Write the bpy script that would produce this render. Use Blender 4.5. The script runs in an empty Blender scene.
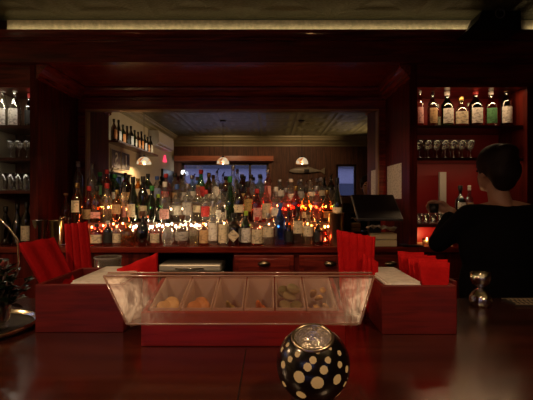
import bpy, bmesh, math, random
from mathutils import Vector, Matrix
random.seed(7)
C = bpy.context.scene
COL = C.collection
PI = math.pi

# ------------------------------------------------------------------ camera
F = 400.0
CZ = 1.45
cam_d = bpy.data.cameras.new('camera'); cam = bpy.data.objects.new('camera', cam_d); COL.objects.link(cam)
cam.location = (0, 0, CZ); cam.rotation_euler = (PI/2, 0, 0)
cam_d.sensor_width = 36; cam_d.lens = 36*F/533; cam_d.clip_start = .02
cam_d.shift_x = -4.5/533; cam_d.shift_y = -2.5/533
C.camera = cam
# ------------------------------------------------------------------ world, exposure
w = bpy.data.worlds.new('world'); C.world = w; w.use_nodes = True
bg = w.node_tree.nodes['Background']; bg.inputs[0].default_value = (.36, .38, .74, 1); bg.inputs[1].default_value = 1.65
C.view_settings.view_transform = 'Standard'; C.view_settings.look = 'None'
C.view_settings.exposure = 0.0; C.view_settings.gamma = 1; C.view_settings.use_curve_mapping = False
C.cycles.transparent_max_bounces = 32; C.cycles.max_bounces = 10; C.cycles.glossy_bounces = 6; C.cycles.diffuse_bounces = 4
C.cycles.sample_clamp_indirect = 4.0; C.cycles.caustics_reflective = False; C.cycles.caustics_refractive = False

def lamp(name, typ, loc, energy, color, size=.05, size_y=None, rot=(0, 0, 0), spread=None):
    d = bpy.data.lights.new(name, typ); d.energy = energy; d.color = color
    if typ == 'AREA':
        d.size = size
        if size_y: d.shape = 'RECTANGLE'; d.size_y = size_y
        if spread: d.spread = spread
    else:
        d.shadow_soft_size = size
    o = bpy.data.objects.new(name, d); COL.objects.link(o); o.location = loc; o.rotation_euler = rot
    return o
WARM = (1, .62, .32); WHITE = (1, .86, .66); AMBER = (1, .45, .12); RED = (1, .16, .06)
# strips over the frieze, in both niches, under the bottle steps, over the far shelf
lamp('cove_light', 'AREA', (-.2, 2.762, 2.612), .55, WHITE, 3.3, .01, (PI/2+.5, 0, 0), 1.6)
lamp('cove_light', 'AREA', (2.1, 2.762, 2.612), .11, WHITE, .6, .01, (PI/2+.5, 0, 0), 1.6)
lamp('niche_light', 'AREA', (1.41, 2.85, 2.222), 1.5, WARM, .70, .02, (.15, 0, 0))
lamp('niche_light', 'AREA', (1.41, 2.87, 1.94), .12, WARM, .70, .02, (.3, 0, 0))
lamp('niche_light', 'AREA', (1.41, 2.87, 1.71), .42, WARM, .70, .02, (.3, 0, 0))
lamp('niche_light', 'AREA', (-1.86, 2.85, 2.222), .6, WHITE, .28, .02, (.15, 0, 0))
lamp('niche_light', 'AREA', (-1.86, 2.87, 1.94), .06, WHITE, .28, .02, (.3, 0, 0))
lamp('niche_light', 'AREA', (-1.86, 2.87, 1.71), .05, WHITE, .28, .02, (.3, 0, 0))
lamp('shelf_light', 'AREA', (-1.80, 1.15, 2.20), 1.1, WHITE, .03, 1.6, (0, PI/2, 0))
# added fill spots, no fixtures: bottles, till corner, panelled wall, and up at ceiling
def spot(x, y, z, tx, ty, tz, power, ang, blend=.7, col=WARM):
    d = bpy.data.lights.new('added_fill_spot', 'SPOT'); d.energy = power; d.color = col; d.spot_size = ang; d.spot_blend = blend; d.shadow_soft_size = .03
    o = bpy.data.objects.new('added_fill_spot', d); COL.objects.link(o); o.location = (x, y, z)
    o.rotation_euler = (Vector((tx, ty, tz))-Vector((x, y, z))).to_track_quat('-Z', 'Y').to_euler()
spot(-.95, 1.7, 2.66, -.95, 3.0, 1.22, 60, .78)
spot(-.05, 1.7, 2.66, -.05, 3.0, 1.22, 60, .78)
spot(-.70, 1.9, 2.66, .92, 3.05, 1.45, 42, .48)
spot(2.7, -.7, 1.95, .3, -.3, 2.75, 120, 1.1)
spot(2.7, -.4, 1.95, .9, .2, 2.75, 70, 1.1)
spot(.5, .1, 2.62, .6, -1.42, 1.9, 30, 1.5)
spot(-.9, .1, 2.62, -.9, -1.42, 1.9, 30, 1.5)

# ------------------------------------------------------------------ materials
_m = {}
def N(nt, t, **kw):
    n = nt.nodes.new(t)
    for k, v in kw.items(): setattr(n, k, v)
    return n
def newmat(name):
    m = bpy.data.materials.new(name); m.use_nodes = True
    return m, m.node_tree, m.node_tree.nodes['Principled BSDF']
def plain(name, col, rough=.5, metal=0, coat=0, emit=None, es=0, noise=0.0, nscale=20, bump=0, trans=0):
    if name in _m: return _m[name]
    m, nt, b = newmat(name)
    b.inputs['Base Color'].default_value = (*col, 1); b.inputs['Roughness'].default_value = rough
    b.inputs['Metallic'].default_value = metal; b.inputs['Coat Weight'].default_value = coat
    b.inputs['Coat Roughness'].default_value = .12
    b.inputs['Transmission Weight'].default_value = trans
    if emit: b.inputs['Emission Color'].default_value = (*emit, 1); b.inputs['Emission Strength'].default_value = es
    tc = N(nt, 'ShaderNodeTexCoord'); nz = N(nt, 'ShaderNodeTexNoise'); nz.inputs['Scale'].default_value = nscale
    nt.links.new(tc.outputs['Object'], nz.inputs['Vector'])
    mx = N(nt, 'ShaderNodeMix', data_type='RGBA'); k = noise or .06
    mx.inputs[6].default_value = tuple(c*(1-k) for c in col)+(1,); mx.inputs[7].default_value = tuple(min(1, c*(1+k)) for c in col)+(1,)
    nt.links.new(nz.outputs['Fac'], mx.inputs[0]); nt.links.new(mx.outputs[2], b.inputs['Base Color'])
    if bump:
        bp = N(nt, 'ShaderNodeBump'); bp.inputs['Strength'].default_value = bump; bp.inputs['Distance'].default_value = .004
        nt.links.new(nz.outputs['Fac'], bp.inputs['Height']); nt.links.new(bp.outputs[0], b.inputs['Normal'])
    _m[name] = m
    return m
def wood(name, c1, c2, axis='X', rough=.3, coat=.4, scale=1.0):
    if name in _m: return _m[name]
    m, nt, b = newmat(name)
    tc = N(nt, 'ShaderNodeTexCoord'); mp = N(nt, 'ShaderNodeMapping')
    sc = {'X': (1.2, 16, 16), 'Z': (16, 16, 1.2), 'Y': (16, 1.2, 16)}[axis]
    mp.inputs['Scale'].default_value = tuple(s*scale for s in sc)
    nz = N(nt, 'ShaderNodeTexNoise'); nz.inputs['Scale'].default_value = 2.2; nz.inputs['Detail'].default_value = 6; nz.inputs['Distortion'].default_value = .8
    cr = N(nt, 'ShaderNodeValToRGB'); cr.color_ramp.elements[0].position = .35; cr.color_ramp.elements[1].position = .68
    cr.color_ramp.elements[0].color = (*c1, 1); cr.color_ramp.elements[1].color = (*c2, 1)
    L = nt.links.new
    L(tc.outputs['Object'], mp.inputs[0]); L(mp.outputs[0], nz.inputs['Vector']); L(nz.outputs['Fac'], cr.inputs[0]); L(cr.outputs[0], b.inputs['Base Color'])
    b.inputs['Roughness'].default_value = rough; b.inputs['Coat Weight'].default_value = coat; b.inputs['Coat Roughness'].default_value = .1
    bp = N(nt, 'ShaderNodeBump'); bp.inputs['Strength'].default_value = .12; bp.inputs['Distance'].default_value = .002
    L(nz.outputs['Fac'], bp.inputs['Height']); L(bp.outputs[0], b.inputs['Normal'])
    _m[name] = m
    return m
def glass(col, gloss=.10, name=None, rough=.03, haze=0.0, hazecol=(.8, .8, .8), edge=.75):
    key = name or 'glass_%.2f_%.2f_%.2f' % col
    if key in _m: return _m[key]
    m = bpy.data.materials.new(key); m.use_nodes = True; nt = m.node_tree; nt.nodes.clear()
    out = N(nt, 'ShaderNodeOutputMaterial'); tr = N(nt, 'ShaderNodeBsdfTransparent'); gl = N(nt, 'ShaderNodeBsdfGlossy')
    lw = N(nt, 'ShaderNodeLayerWeight'); mx = N(nt, 'ShaderNodeMixShader'); ma = N(nt, 'ShaderNodeMath', operation='MULTIPLY_ADD')
    tr.inputs[0].default_value = (*col, 1); gl.inputs[0].default_value = (.9, .9, .9, 1); gl.inputs['Roughness'].default_value = rough
    lw.inputs[0].default_value = .35
    ma.inputs[1].default_value = edge; ma.inputs[2].default_value = gloss
    L = nt.links.new
    L(lw.outputs['Facing'], ma.inputs[0]); L(ma.outputs[0], mx.inputs[0]); L(tr.outputs[0], mx.inputs[1]); L(gl.outputs[0], mx.inputs[2])
    last = mx
    if haze:
        df = N(nt, 'ShaderNodeBsdfDiffuse'); df.inputs[0].default_value = (*hazecol, 1)
        tl = N(nt, 'ShaderNodeBsdfTranslucent'); tl.inputs[0].default_value = (*hazecol, 1)
        m3 = N(nt, 'ShaderNodeMixShader'); m3.inputs[0].default_value = .5; L(df.outputs[0], m3.inputs[1]); L(tl.outputs[0], m3.inputs[2])
        m2 = N(nt, 'ShaderNodeMixShader'); m2.inputs[0].default_value = haze
        L(mx.outputs[0], m2.inputs[1]); L(m3.outputs[0], m2.inputs[2]); last = m2
    L(last.outputs[0], out.inputs[0])
    _m[key] = m
    return m
def emis(name, col, s):
    if name in _m: return _m[name]
    m = bpy.data.materials.new(name); m.use_nodes = True; nt = m.node_tree; nt.nodes.clear()
    out = N(nt, 'ShaderNodeOutputMaterial'); e = N(nt, 'ShaderNodeEmission'); e.inputs[0].default_value = (*col, 1); e.inputs[1].default_value = s
    nt.links.new(e.outputs[0], out.inputs[0]); _m[name] = m
    return m
def paper(name, col, ink=.5, lines=60):
    """printed stock: pale ground broken by rows of faint grey print"""
    if name in _m: return _m[name]
    m, nt, b = newmat(name); L = nt.links.new
    tc = N(nt, 'ShaderNodeTexCoord'); mp = N(nt, 'ShaderNodeMapping'); mp.inputs['Scale'].default_value = (45, 45, lines)
    L(tc.outputs['Object'], mp.inputs[0])
    nz = N(nt, 'ShaderNodeTexNoise'); nz.inputs['Scale'].default_value = 1.0; nz.inputs['Detail'].default_value = 2
    L(mp.outputs[0], nz.inputs['Vector'])
    cr = N(nt, 'ShaderNodeValToRGB'); cr.color_ramp.elements[0].position = .40; cr.color_ramp.elements[1].position = .5
    cr.color_ramp.elements[0].color = tuple(c*(1-ink) for c in col)+(1,); cr.color_ramp.elements[1].color = (*col, 1)
    L(nz.outputs['Fac'], cr.inputs[0]); L(cr.outputs[0], b.inputs['Base Color']); b.inputs['Roughness'].default_value = .6
    _m[name] = m
    return m
def tin(name, c1, c2, cell, metal=.7, rough=.35):
    """pressed tin: nested square ridges in a grid"""
    if name in _m: return _m[name]
    m, nt, b = newmat(name); L = nt.links.new
    tc = N(nt, 'ShaderNodeTexCoord'); sx = N(nt, 'ShaderNodeSeparateXYZ'); L(tc.outputs['Object'], sx.inputs[0])
    def M(op, a, bb=None):
        n = N(nt, 'ShaderNodeMath', operation=op)
        for i, v in enumerate((a, bb)):
            if v is None: continue
            if isinstance(v, (int, float)): n.inputs[i].default_value = v
            else: L(v, n.inputs[i])
        return n.outputs[0]
    def tri(s, cell): return M('ABSOLUTE', M('SUBTRACT', M('FRACT', M('DIVIDE', M('ADD', s, 50), cell)), .5))
    r = M('MAXIMUM', tri(sx.outputs[0], cell), M('MAXIMUM', tri(sx.outputs[1], cell), 0.0))
    ring = M('SINE', M('MULTIPLY', r, 26.0))
    nz = N(nt, 'ShaderNodeTexNoise'); nz.inputs['Scale'].default_value = 60; L(tc.outputs['Object'], nz.inputs['Vector'])
    h = M('ADD', M('MULTIPLY', ring, .5), M('MULTIPLY', nz.outputs['Fac'], .5))
    bp = N(nt, 'ShaderNodeBump'); bp.inputs['Strength'].default_value = .9; bp.inputs['Distance'].default_value = .012
    L(h, bp.inputs['Height']); L(bp.outputs[0], b.inputs['Normal'])
    mx = N(nt, 'ShaderNodeMix', data_type='RGBA'); mx.inputs[6].default_value = (*c1, 1); mx.inputs[7].default_value = (*c2, 1)
    L(nz.outputs['Fac'], mx.inputs[0]); L(mx.outputs[2], b.inputs['Base Color'])
    b.inputs['Metallic'].default_value = metal; b.inputs['Roughness'].default_value = rough
    _m[name] = m
    return m

WD = wood('dark_red_wood', (.075, .008, .005), (.24, .028, .016), 'X', .28, .5)
SOF = wood('lit_red_wood', (.13, .014, .009), (.36, .042, .024), 'X', .25, .6)  # brightened copy of the red wood, soffit glow put into its colour
WDLITY = wood('lit_red_wood_deep', (.13, .014, .009), (.36, .042, .024), 'Y', .25, .6)
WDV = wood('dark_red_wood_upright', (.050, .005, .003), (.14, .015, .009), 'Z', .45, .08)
WDY = wood('dark_red_wood_deep', (.055, .006, .004), (.16, .020, .012), 'Y', .28, .5)
WBLK = wood('near_black_wood', (.010, .003, .002), (.030, .008, .006), 'Z', .4, .2)
BART = wood('bar_top_wood', (.030, .007, .004), (.075, .016, .008), 'X', .25, 1.0, .6)
BART.node_tree.nodes['Principled BSDF'].inputs['Coat Roughness'].default_value = .15
BOXLIT = wood('candlelit_box_wood', (.24, .011, .008), (.40, .018, .013), 'X', .45, .1, 2)  # box red raised so the colour carries the candle's glow
BOXW = wood('red_box_wood', (.115, .007, .004), (.21, .013, .008), 'X', .5, .05, 2)
BROWN = wood('brown_panelling', (.06, .024, .012), (.15, .056, .028), 'Z', .6, 0)
CREAM = plain('cream_plaster', (.62, .55, .38), .7, noise=.05, nscale=6)
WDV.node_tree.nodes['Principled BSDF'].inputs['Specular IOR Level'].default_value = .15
REDP = plain('red_painted_panel', (.40, .014, .016), .45, noise=.15, nscale=5)
TIN = tin('dark_olive_tin', (.075, .085, .042), (.19, .18, .09), .60, .25, .45)
GOLD = plain('gold_tin_frieze', (.58, .46, .23), .45, .3, noise=.45, nscale=45, bump=1.0)
GILT = plain('gilt_bead', (.55, .33, .14), .35, .6)
STEEL = plain('stainless_steel', (.62, .61, .58), .25, 1)
CHROME = plain('chrome', (.80, .78, .74), .10, 1)
BLACKP = plain('black_plastic', (.008, .008, .009), .35)
BLACKS = plain('black_screen_glass', (.004, .004, .005), .35)
BLACKC = plain('black_knit', (.004, .004, .005), .9, noise=.2, nscale=200)
BLACKC.node_tree.nodes['Principled BSDF'].inputs['Specular IOR Level'].default_value = .08
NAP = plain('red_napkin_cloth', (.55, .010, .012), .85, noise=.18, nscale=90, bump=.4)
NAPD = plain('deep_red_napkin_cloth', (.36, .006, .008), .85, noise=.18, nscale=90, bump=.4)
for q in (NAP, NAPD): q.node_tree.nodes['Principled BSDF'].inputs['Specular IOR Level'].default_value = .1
WPAPER = paper('white_menu_paper', (.88, .84, .75), .12, 120)
SHEET = paper('printed_sheet', (.85, .83, .78), .3, 90)
WHITEP = plain('white_plastic', (.74, .71, .64), .4)
CLEAR = glass((.96, .97, .96), .06, 'clear_glass')

# ------------------------------------------------------------------ mesh helpers
class MB:
    def __init__(s): s.v = []; s.f = []; s.sm = []; s.mi = []
    def add(s, vs, fs, smooth=False, mi=0):
        b = len(s.v); s.v += [tuple(v) for v in vs]; s.f += [tuple(i+b for i in f) for f in fs]; s.sm += [smooth]*len(fs); s.mi += [mi]*len(fs)
        return s
    def box(s, x0, x1, y0, y1, z0, z1, mi=0):
        v = [(x, y, z) for x in (x0, x1) for y in (y0, y1) for z in (z0, z1)]
        return s.add(v, [(0, 1, 3, 2), (4, 6, 7, 5), (0, 4, 5, 1), (2, 3, 7, 6), (0, 2, 6, 4), (1, 5, 7, 3)], mi=mi)
    def hexa(s, pts, mi=0):   # 4 bottom then 4 top
        return s.add(pts, [(3, 2, 1, 0), (4, 5, 6, 7), (0, 1, 5, 4), (1, 2, 6, 5), (2, 3, 7, 6), (3, 0, 4, 7)], mi=mi)
    def lathe(s, prof, n=24, c=(0, 0, 0), sq=None, rf=None, smooth=True, mi=0, cap=False):
        vs = []
        for i, (r, z) in enumerate(prof):
            k = sq[i] if sq else 0
            for j in range(n):
                a = 2*PI*j/n + PI/n
                ca, sa = math.cos(a), math.sin(a)
                rr = r
                if k:
                    q = (abs(ca)**5+abs(sa)**5)**(-1/5)
                    rr = r*((1-k)+k*q)
                vs.append((c[0]+rr*ca, c[1]+rr*sa, c[2]+z))
        fs = []
        for i in range(len(prof)-1):
            for j in range(n):
                fs.append((i*n+j, i*n+(j+1) % n, (i+1)*n+(j+1) % n, (i+1)*n+j))
        s.add(vs, fs, smooth, mi)
        if cap:
            b = len(s.v)-len(vs)
            s.f.append(tuple(b+j for j in reversed(range(n)))); s.sm.append(False); s.mi.append(mi)
            s.f.append(tuple(b+(len(prof)-1)*n+j for j in range(n))); s.sm.append(False); s.mi.append(mi)
        return s
    def tube(s, pts, r, n=8, closed=False, mi=0):
        pts = [Vector(p) for p in pts]; rs = r if isinstance(r, (list, tuple)) else [r]*len(pts)
        vs = []; m = len(pts); up0 = None
        for i, p in enumerate(pts):
            if closed: t = pts[(i+1) % m]-pts[i-1]
            else: t = pts[min(i+1, m-1)]-pts[max(i-1, 0)]
            t.normalize()
            if up0 is None:
                up0 = Vector((0, 0, 1)) if abs(t.z) < .9 else Vector((1, 0, 0))
            a = up0-t*up0.dot(t)
            if a.length < 1e-4: a = t.orthogonal()
            a.normalize(); up0 = a; b = t.cross(a)
            for j in range(n):
                q = 2*PI*j/n
                vs.append(p+(a*math.cos(q)+b*math.sin(q))*rs[i])
        fs = []
        for i in range(m if closed else m-1):
            k = (i+1) % m
            for j in range(n):
                fs.append((i*n+j, i*n+(j+1) % n, k*n+(j+1) % n, k*n+j))
        if not closed:
            fs.append(tuple(reversed(range(n)))); fs.append(tuple((m-1)*n+j for j in range(n)))
        return s.add(vs, fs, True, mi)
    def ell(s, c, r, n=20, m=12, rot=None, mi=0):
        vs = [Vector((0, 0, -r[2]))]
        for i in range(1, m):
            t = PI*i/m
            for j in range(n):
                a = 2*PI*j/n
                vs.append(Vector((r[0]*math.sin(t)*math.cos(a), r[1]*math.sin(t)*math.sin(a), -r[2]*math.cos(t))))
        vs.append(Vector((0, 0, r[2])))
        if rot is not None: vs = [rot @ v for v in vs]
        vs = [v+Vector(c) for v in vs]
        fs = [(0, 1+(j+1) % n, 1+j) for j in range(n)]
        for i in range(m-2):
            for j in range(n):
                fs.append((1+i*n+j, 1+i*n+(j+1) % n, 1+(i+1)*n+(j+1) % n, 1+(i+1)*n+j))
        e = len(vs)-1; b = 1+(m-2)*n
        fs += [(b+j, b+(j+1) % n, e) for j in range(n)]
        return s.add(vs, fs, True, mi)
    def cone(s, p, q, r1, r2, n=14):
        """closed tapered limb with round ends"""
        p, q = Vector(p), Vector(q); t = (q-p).normalized()
        pts = []; rs = []
        for a in (-.98, -.8, -.45, 0): pts.append(p+t*r1*a); rs.append(r1*math.sqrt(max(.002, 1-a*a)))
        for a in (0, .45, .8, .98): pts.append(q+t*r2*a); rs.append(r2*math.sqrt(max(.002, 1-a*a)))
        return s.tube(pts, rs, n)
    def sweep(s, prof, axis, a0, a1, sgn=1, base=(0, 0), mi=0):
        """profile (out, z) run along x or y; out is measured from base[0] with sign sgn"""
        n = len(prof); vs = []
        for a in (a0, a1):
            for o, z in prof:
                vs.append((a, base[0]+sgn*o, z+base[1]) if axis == 'x' else (base[0]+sgn*o, a, z+base[1]))
        fs = [(i, (i+1) % n, n+(i+1) % n, n+i) for i in range(n)]+[tuple(range(n)), tuple(range(n, 2*n))]
        return s.add(vs, fs, mi=mi)
    def mesh(s, name):
        me = bpy.data.meshes.new(name); me.from_pydata(s.v, [], s.f)
        me.polygons.foreach_set('use_smooth', s.sm); me.polygons.foreach_set('material_index', s.mi)
        bm = bmesh.new(); bm.from_mesh(me); bmesh.ops.recalc_face_normals(bm, faces=bm.faces); bm.to_mesh(me); bm.free()
        return me
    def build(s, name, mats, parent=None, loc=(0, 0, 0), rot=(0, 0, 0), bevel=0):
        o = bpy.data.objects.new(name, s.mesh(name)); COL.objects.link(o); o.location = loc; o.rotation_euler = rot
        for m in (mats if isinstance(mats, (list, tuple)) else [mats]): o.data.materials.append(m)
        if parent: o.parent = parent
        if bevel:
            b = o.modifiers.new('bevel', 'BEVEL'); b.width = bevel; b.segments = 2; b.limit_method = 'ANGLE'; b.angle_limit = .7
        return o
def tag(o, label, cat, group=None, kind=None):
    o['label'] = label; o['category'] = cat
    if group: o['group'] = group
    if kind: o['kind'] = kind
    return o
def thing(name, label, cat, loc=(0, 0, 0), rz=0, group=None):
    o = bpy.data.objects.new(name, None); COL.objects.link(o); o.empty_display_size = .05
    o.location = loc; o.rotation_euler = (0, 0, rz)
    return tag(o, label, cat, group)
def struct(name, mb, mat, label=None, **k):
    o = mb.build(name, mat, **k); o['kind'] = 'structure'
    if label: o['label'] = label
    return o
def copy_tree(o, parent=None):
    c = o.copy(); COL.objects.link(c)
    if parent: c.parent = parent
    for ch in list(o.children): copy_tree(ch, c)
    return c
def X(px, d): return (px-271)*d/F
def Z(py, d): return CZ-(py-197.5)*d/F
ORD = ['first', 'second', 'third', 'fourth', 'fifth', 'sixth', 'seventh', 'eighth', 'ninth', 'tenth', 'eleventh', 'twelfth', 'thirteenth',
       'fourteenth', 'fifteenth', 'sixteenth', 'seventeenth', 'eighteenth', 'nineteenth', 'twentieth', 'twenty-first', 'twenty-second',
       'twenty-third', 'twenty-fourth', 'twenty-fifth', 'twenty-sixth', 'twenty-seventh', 'twenty-eighth', 'twenty-ninth', 'thirtieth']

# ------------------------------------------------------------------ room shell
WL, WR, WB, WF, CE = -2.02, 3.0, 3.62, -1.42, 2.70
struct('floor', MB().box(WL-.2, WR+.2, WF-.2, WB+.2, -.08, 0), wood('floor_boards', (.03, .012, .007), (.07, .03, .015), 'X'), 'dark timber floor')
struct('ceiling', MB().box(WL-.2, WR+.2, WF-.2, WB+.2, CE, CE+.1), TIN, 'dark pressed tin ceiling')
def holed(along, lo, hi, t0, t1, z1, holes):
    """wall along x or y with rectangular openings (a0, a1, z0, z1)"""
    mb = MB(); edges = sorted({lo, hi, *[h[0] for h in holes], *[h[1] for h in holes]})
    def put(a, b, z0, z):
        if z-z0 < 1e-4: return
        mb.box(a, b, t0, t1, z0, z) if along == 'x' else mb.box(t0, t1, a, b, z0, z)
    for a, b in zip(edges, edges[1:]):
        h = [q for q in holes if q[0] <= a+1e-6 and q[1] >= b-1e-6]
        if h: put(a, b, 0, h[0][2]); put(a, b, h[0][3], z1)
        else: put(a, b, 0, z1)
    return mb
W1 = (-1.86, -.05, 1.52, 2.17); W2 = (1.36, 1.78, 1.45, 2.14); W3 = (1.05, 2.02, 1.40, 1.78)
struct('wall_front', holed('x', WL-.2, WR+.2, WF-.15, WF, CE, [W1, W2]), BROWN, 'brown panelled wall facing the back bar')
struct('wall_left', holed('y', WF, WB, WL-.15, WL, CE, [W3]), CREAM, 'cream plaster wall')
struct('wall_right', MB().box(WR, WR+.15, WF, WB, 0, CE), BROWN)
struct('wall_back', MB().box(WL-.2, WR+.2, WB-.05, WB+.1, 0, CE), WBLK)
def window(name, along, a0, a1, z0, z1, t, cols, rows, mat, glassmat, fw=.045):
    mb = MB()
    def bx(p, q, r, s_, dt=.03):
        mb.box(p, q, t-dt, t+dt, r, s_) if along == 'x' else mb.box(t-dt, t+dt, p, q, r, s_)
    bx(a0, a0+fw, z0, z1); bx(a1-fw, a1, z0, z1); bx(a0, a1, z0, z0+fw); bx(a0, a1, z1-fw, z1)
    for c in cols: bx(c-.025, c+.025, z0, z1)
    for r in rows: bx(a0, a1, r-.012, r+.012, .015)
    o = struct(name, mb, mat)
    g = MB()
    g.box(a0+.01, a1-.01, t-.003, t+.003, z0+.01, z1-.01) if along == 'x' else g.box(t-.003, t+.003, a0+.01, a1-.01, z0+.01, z1-.01)
    p = g.build('pane', glassmat, o)
    return o
DKW = plain('dark_window_wood', (.03, .018, .012), .4); GRN = plain('dark_green_paint', (.012, .035, .026), .4)
PANE = glass((.9, .92, .95), .04, 'window_glass')
window('window_1', 'x', *W1, WF-.07, [-.44], [], DKW, PANE)
window('window_2', 'x', *W2, WF-.07, [], [], DKW, PANE)
window('window_3', 'y', *W3, WL-.07, [1.37, 1.70], [], GRN, PANE)
# cornice round the seating side
CR = [(0, 0), (.24, 0), (.24, -.03), (.20, -.045), (.18, -.08), (.10, -.10), (.08, -.14), (.03, -.155), (.03, -.19), (0, -.19)]
CRM = plain('olive_cornice_paint', (.30, .27, .16), .45)
struct('trim_1', MB().sweep(CR, 'x', WL, WR, 1, (WF, CE)), CRM, 'stepped cornice over the windows')
CR2 = [(o*.55, z*.6) for o, z in CR]
struct('trim_2', MB().sweep(CR2, 'y', WF, 2.70, 1, (WL, CE)), CRM, 'stepped cornice along the cream wall')

# back bar architecture ---------------------------------------------------
AL, AR, AF, MY = -1.65, .98, 2.83, 3.45      # alcove left, right, front, mirror plane
CT = 1.105                                    # counter top
struct('wall_alcove_left', MB().box(-1.705, AL, AF, WB-.05, CT, 2.39), WDV)
struct('wall_alcove_right', MB().box(AR, 1.035, AF, WB-.05, CT, 2.39), WDV)
struct('wall_alcove_back', MB().box(AL, AR, 3.475, WB-.05, CT, 2.39), WDV)
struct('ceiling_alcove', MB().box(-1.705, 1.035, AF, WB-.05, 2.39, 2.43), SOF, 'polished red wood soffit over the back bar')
f = MB().box(WL, WR, AF-.03, AF, 2.39, 2.60)                        # fascia board
f.box(WL, WR, AF-.05, AF-.03, 2.39, 2.415).box(WL, WR, AF-.045, AF-.03, 2.545, 2.565)
f.sweep([(0, 0), (0, .04), (.06, .04), (.06, .03), (.05, .022), (.03, .010), (.015, 0)], 'x', WL, WR, -1, (AF-.03, 2.562))
struct('trim_3', f, WD, 'red wood fascia with stepped mouldings')
struct('wall_frieze', MB().box(WL, WR, AF-.005, AF+.03, 2.60, CE), WBLK)
fr = MB().box(X(8, 2.82), X(478, 2.82), AF-.02, AF-.005, 2.602, 2.697).box(X(519, 2.82), 2.6, AF-.02, AF-.005, 2.602, 2.697)
struct('trim_4', fr, GOLD, 'gold pressed tin frieze lit from below')
struct('wall_niche_header', MB().box(WL, -1.705, AF, WB-.05, 2.23, 2.39).box(1.035, WR, AF, WB-.05, 2.23, 2.39), WD)
struct('wall_niche_post', MB().box(1.80, 1.90, AF-.02, WB-.05, 0, 2.23), WDV)
struct('wall_niche_beyond', MB().box(1.90, WR, AF, WB-.05, 0, 2.23), WDV)
struct('wall_niche_right', MB().box(1.035, 1.797, 3.16, 3.2, CT, 2.23), REDP, 'red painted back of the right niche')
struct('wall_niche_left', MB().box(WL, -1.705, 3.16, 3.2, CT, 2.23), BROWN)
CP = [(0, 0), (.075, 0), (.07, -.02), (.05, -.035), (.035, -.06), (.018, -.07), (.018, -.09), (0, -.10)]
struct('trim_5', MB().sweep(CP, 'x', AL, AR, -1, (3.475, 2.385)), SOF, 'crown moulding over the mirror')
struct('trim_6', MB().sweep(CP, 'y', AF-.02, 3.475, 1, (AL, 2.385)), WDLITY)
struct('trim_7', MB().sweep(CP, 'y', AF-.02, 3.475, -1, (AR, 2.385)), WDLITY)

# mirror --------------------------------------------------------------------
mir = thing('bar_mirror', 'big wall mirror in a red wood frame behind the rows of bottles', 'mirror', (-.335, MY, 1.15))
mir_m = plain('silvered_glass', (.80, .79, .76), .0, 1)
GL, GR, GT, GB = -1.587, .923, 2.205, 1.15
MB().box(GL+.335, GR+.335, 0, .012, 0, GT-GB).build('mirror_glass', mir_m, mir)
fm = MB()
for a in ((AL+.335, GL+.335, -.03, .02, 0, 1.13), (GR+.335, AR+.335, -.03, .02, 0, 1.13), (GL+.335, GR+.335, -.03, .02, GT-GB, 1.13)): fm.box(*a)
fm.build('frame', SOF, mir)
bd = MB(); e = .335
bd.box(GL+e, GL+e+.012, -.036, -.002, 0, GT-GB).box(GR+e-.012, GR+e, -.036, -.002, 0, GT-GB).box(GL+e+.012, GR+e-.012, -.036, -.002, GT-GB-.012, GT-GB)
tagb = bd.build('gilt_bead', GILT, mir); tagb['label'] = 'thin gilt inner edge'

# back bar cabinet and counter -----------------------------------------------
BRP = plain('aged_brass_pull', (.25, .2, .13), .3, 1)
def cabinet(lab, xa, xb, drawers, doors):
    cb = thing('back_bar_cabinet', lab, 'cabinet', (0, AF, 0), 0, 'back bar cabinets')
    MB().box(xa, xb, 0, .30, 0, 1.06).build('carcass', WDV, cb)
    for a, c in drawers:
        dr = MB().box(a+.008, c-.008, -.022, 0, .90, 1.045).build('drawer', WD, cb, bevel=.006)
        MB().box(a+.04, c-.04, -.027, -.022, .925, 1.02).build('raised_panel', WD, dr, bevel=.004)
        hd = MB().lathe([(.002, .022), (.03, .02), (.042, .008), (.045, 0)], 16).build('cup_pull', BRP, dr, ((a+c)/2, -.028, .985), (PI/2, 0, 0)); hd.scale = (1, .5, 1)
        hd['label'] = 'dark metal cup pull'
    for a, c in doors:
        dd = MB().box(a+.01, c-.01, -.022, 0, .10, .88).build('door', WDV, cb, bevel=.006)
        MB().tube([(c-.06, -.023, .72), (c-.06, -.05, .73), (c-.06, -.05, .81), (c-.06, -.023, .82)], .005).build('door_pull', BRP, dd)
cabinet('red wood back bar cabinet left of the steel cooler', WL+.01, -.86, [], [(-2.0, -1.45), (-1.44, -.88)])
cabinet('red wood back bar cabinet with cup-handled drawers right of the steel cooler', -.27, 1.79, [(-.276+.01, .17), (.19, .64), (.66, 1.02)], [(-.26, .30), (.32, .88), (.9, 1.4), (1.41, 1.78)])
ct = MB().box(WL, 1.035, 2.80, 3.475, 1.06, CT).box(1.035, 1.797, 2.80, 3.16, 1.06, CT)
tag(ct.build('back_counter', wood('counter_wood', (.08, .008, .005), (.20, .022, .013), 'X', .16, .7), bevel=.008), 'long polished red wood counter below the mirror carrying the bottles', 'counter')
cool = thing('bottle_cooler', 'low stainless steel cooler in the opening under the back counter', 'cooler', (-.565, 2.80, 0))
MB().box(-.235, .235, .04, .30, 0, .93).build('body', STEEL, cool, bevel=.01)
ld = MB().box(-.22, .215, -.005, .30, .93, .982).build('lid', plain('brushed_steel', (.66, .64, .56), .5, .9), cool, bevel=.01)
MB().tube([(-.1, -.02, .955), (.1, -.02, .955)], .006).build('lid_handle', CHROME, ld)

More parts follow.
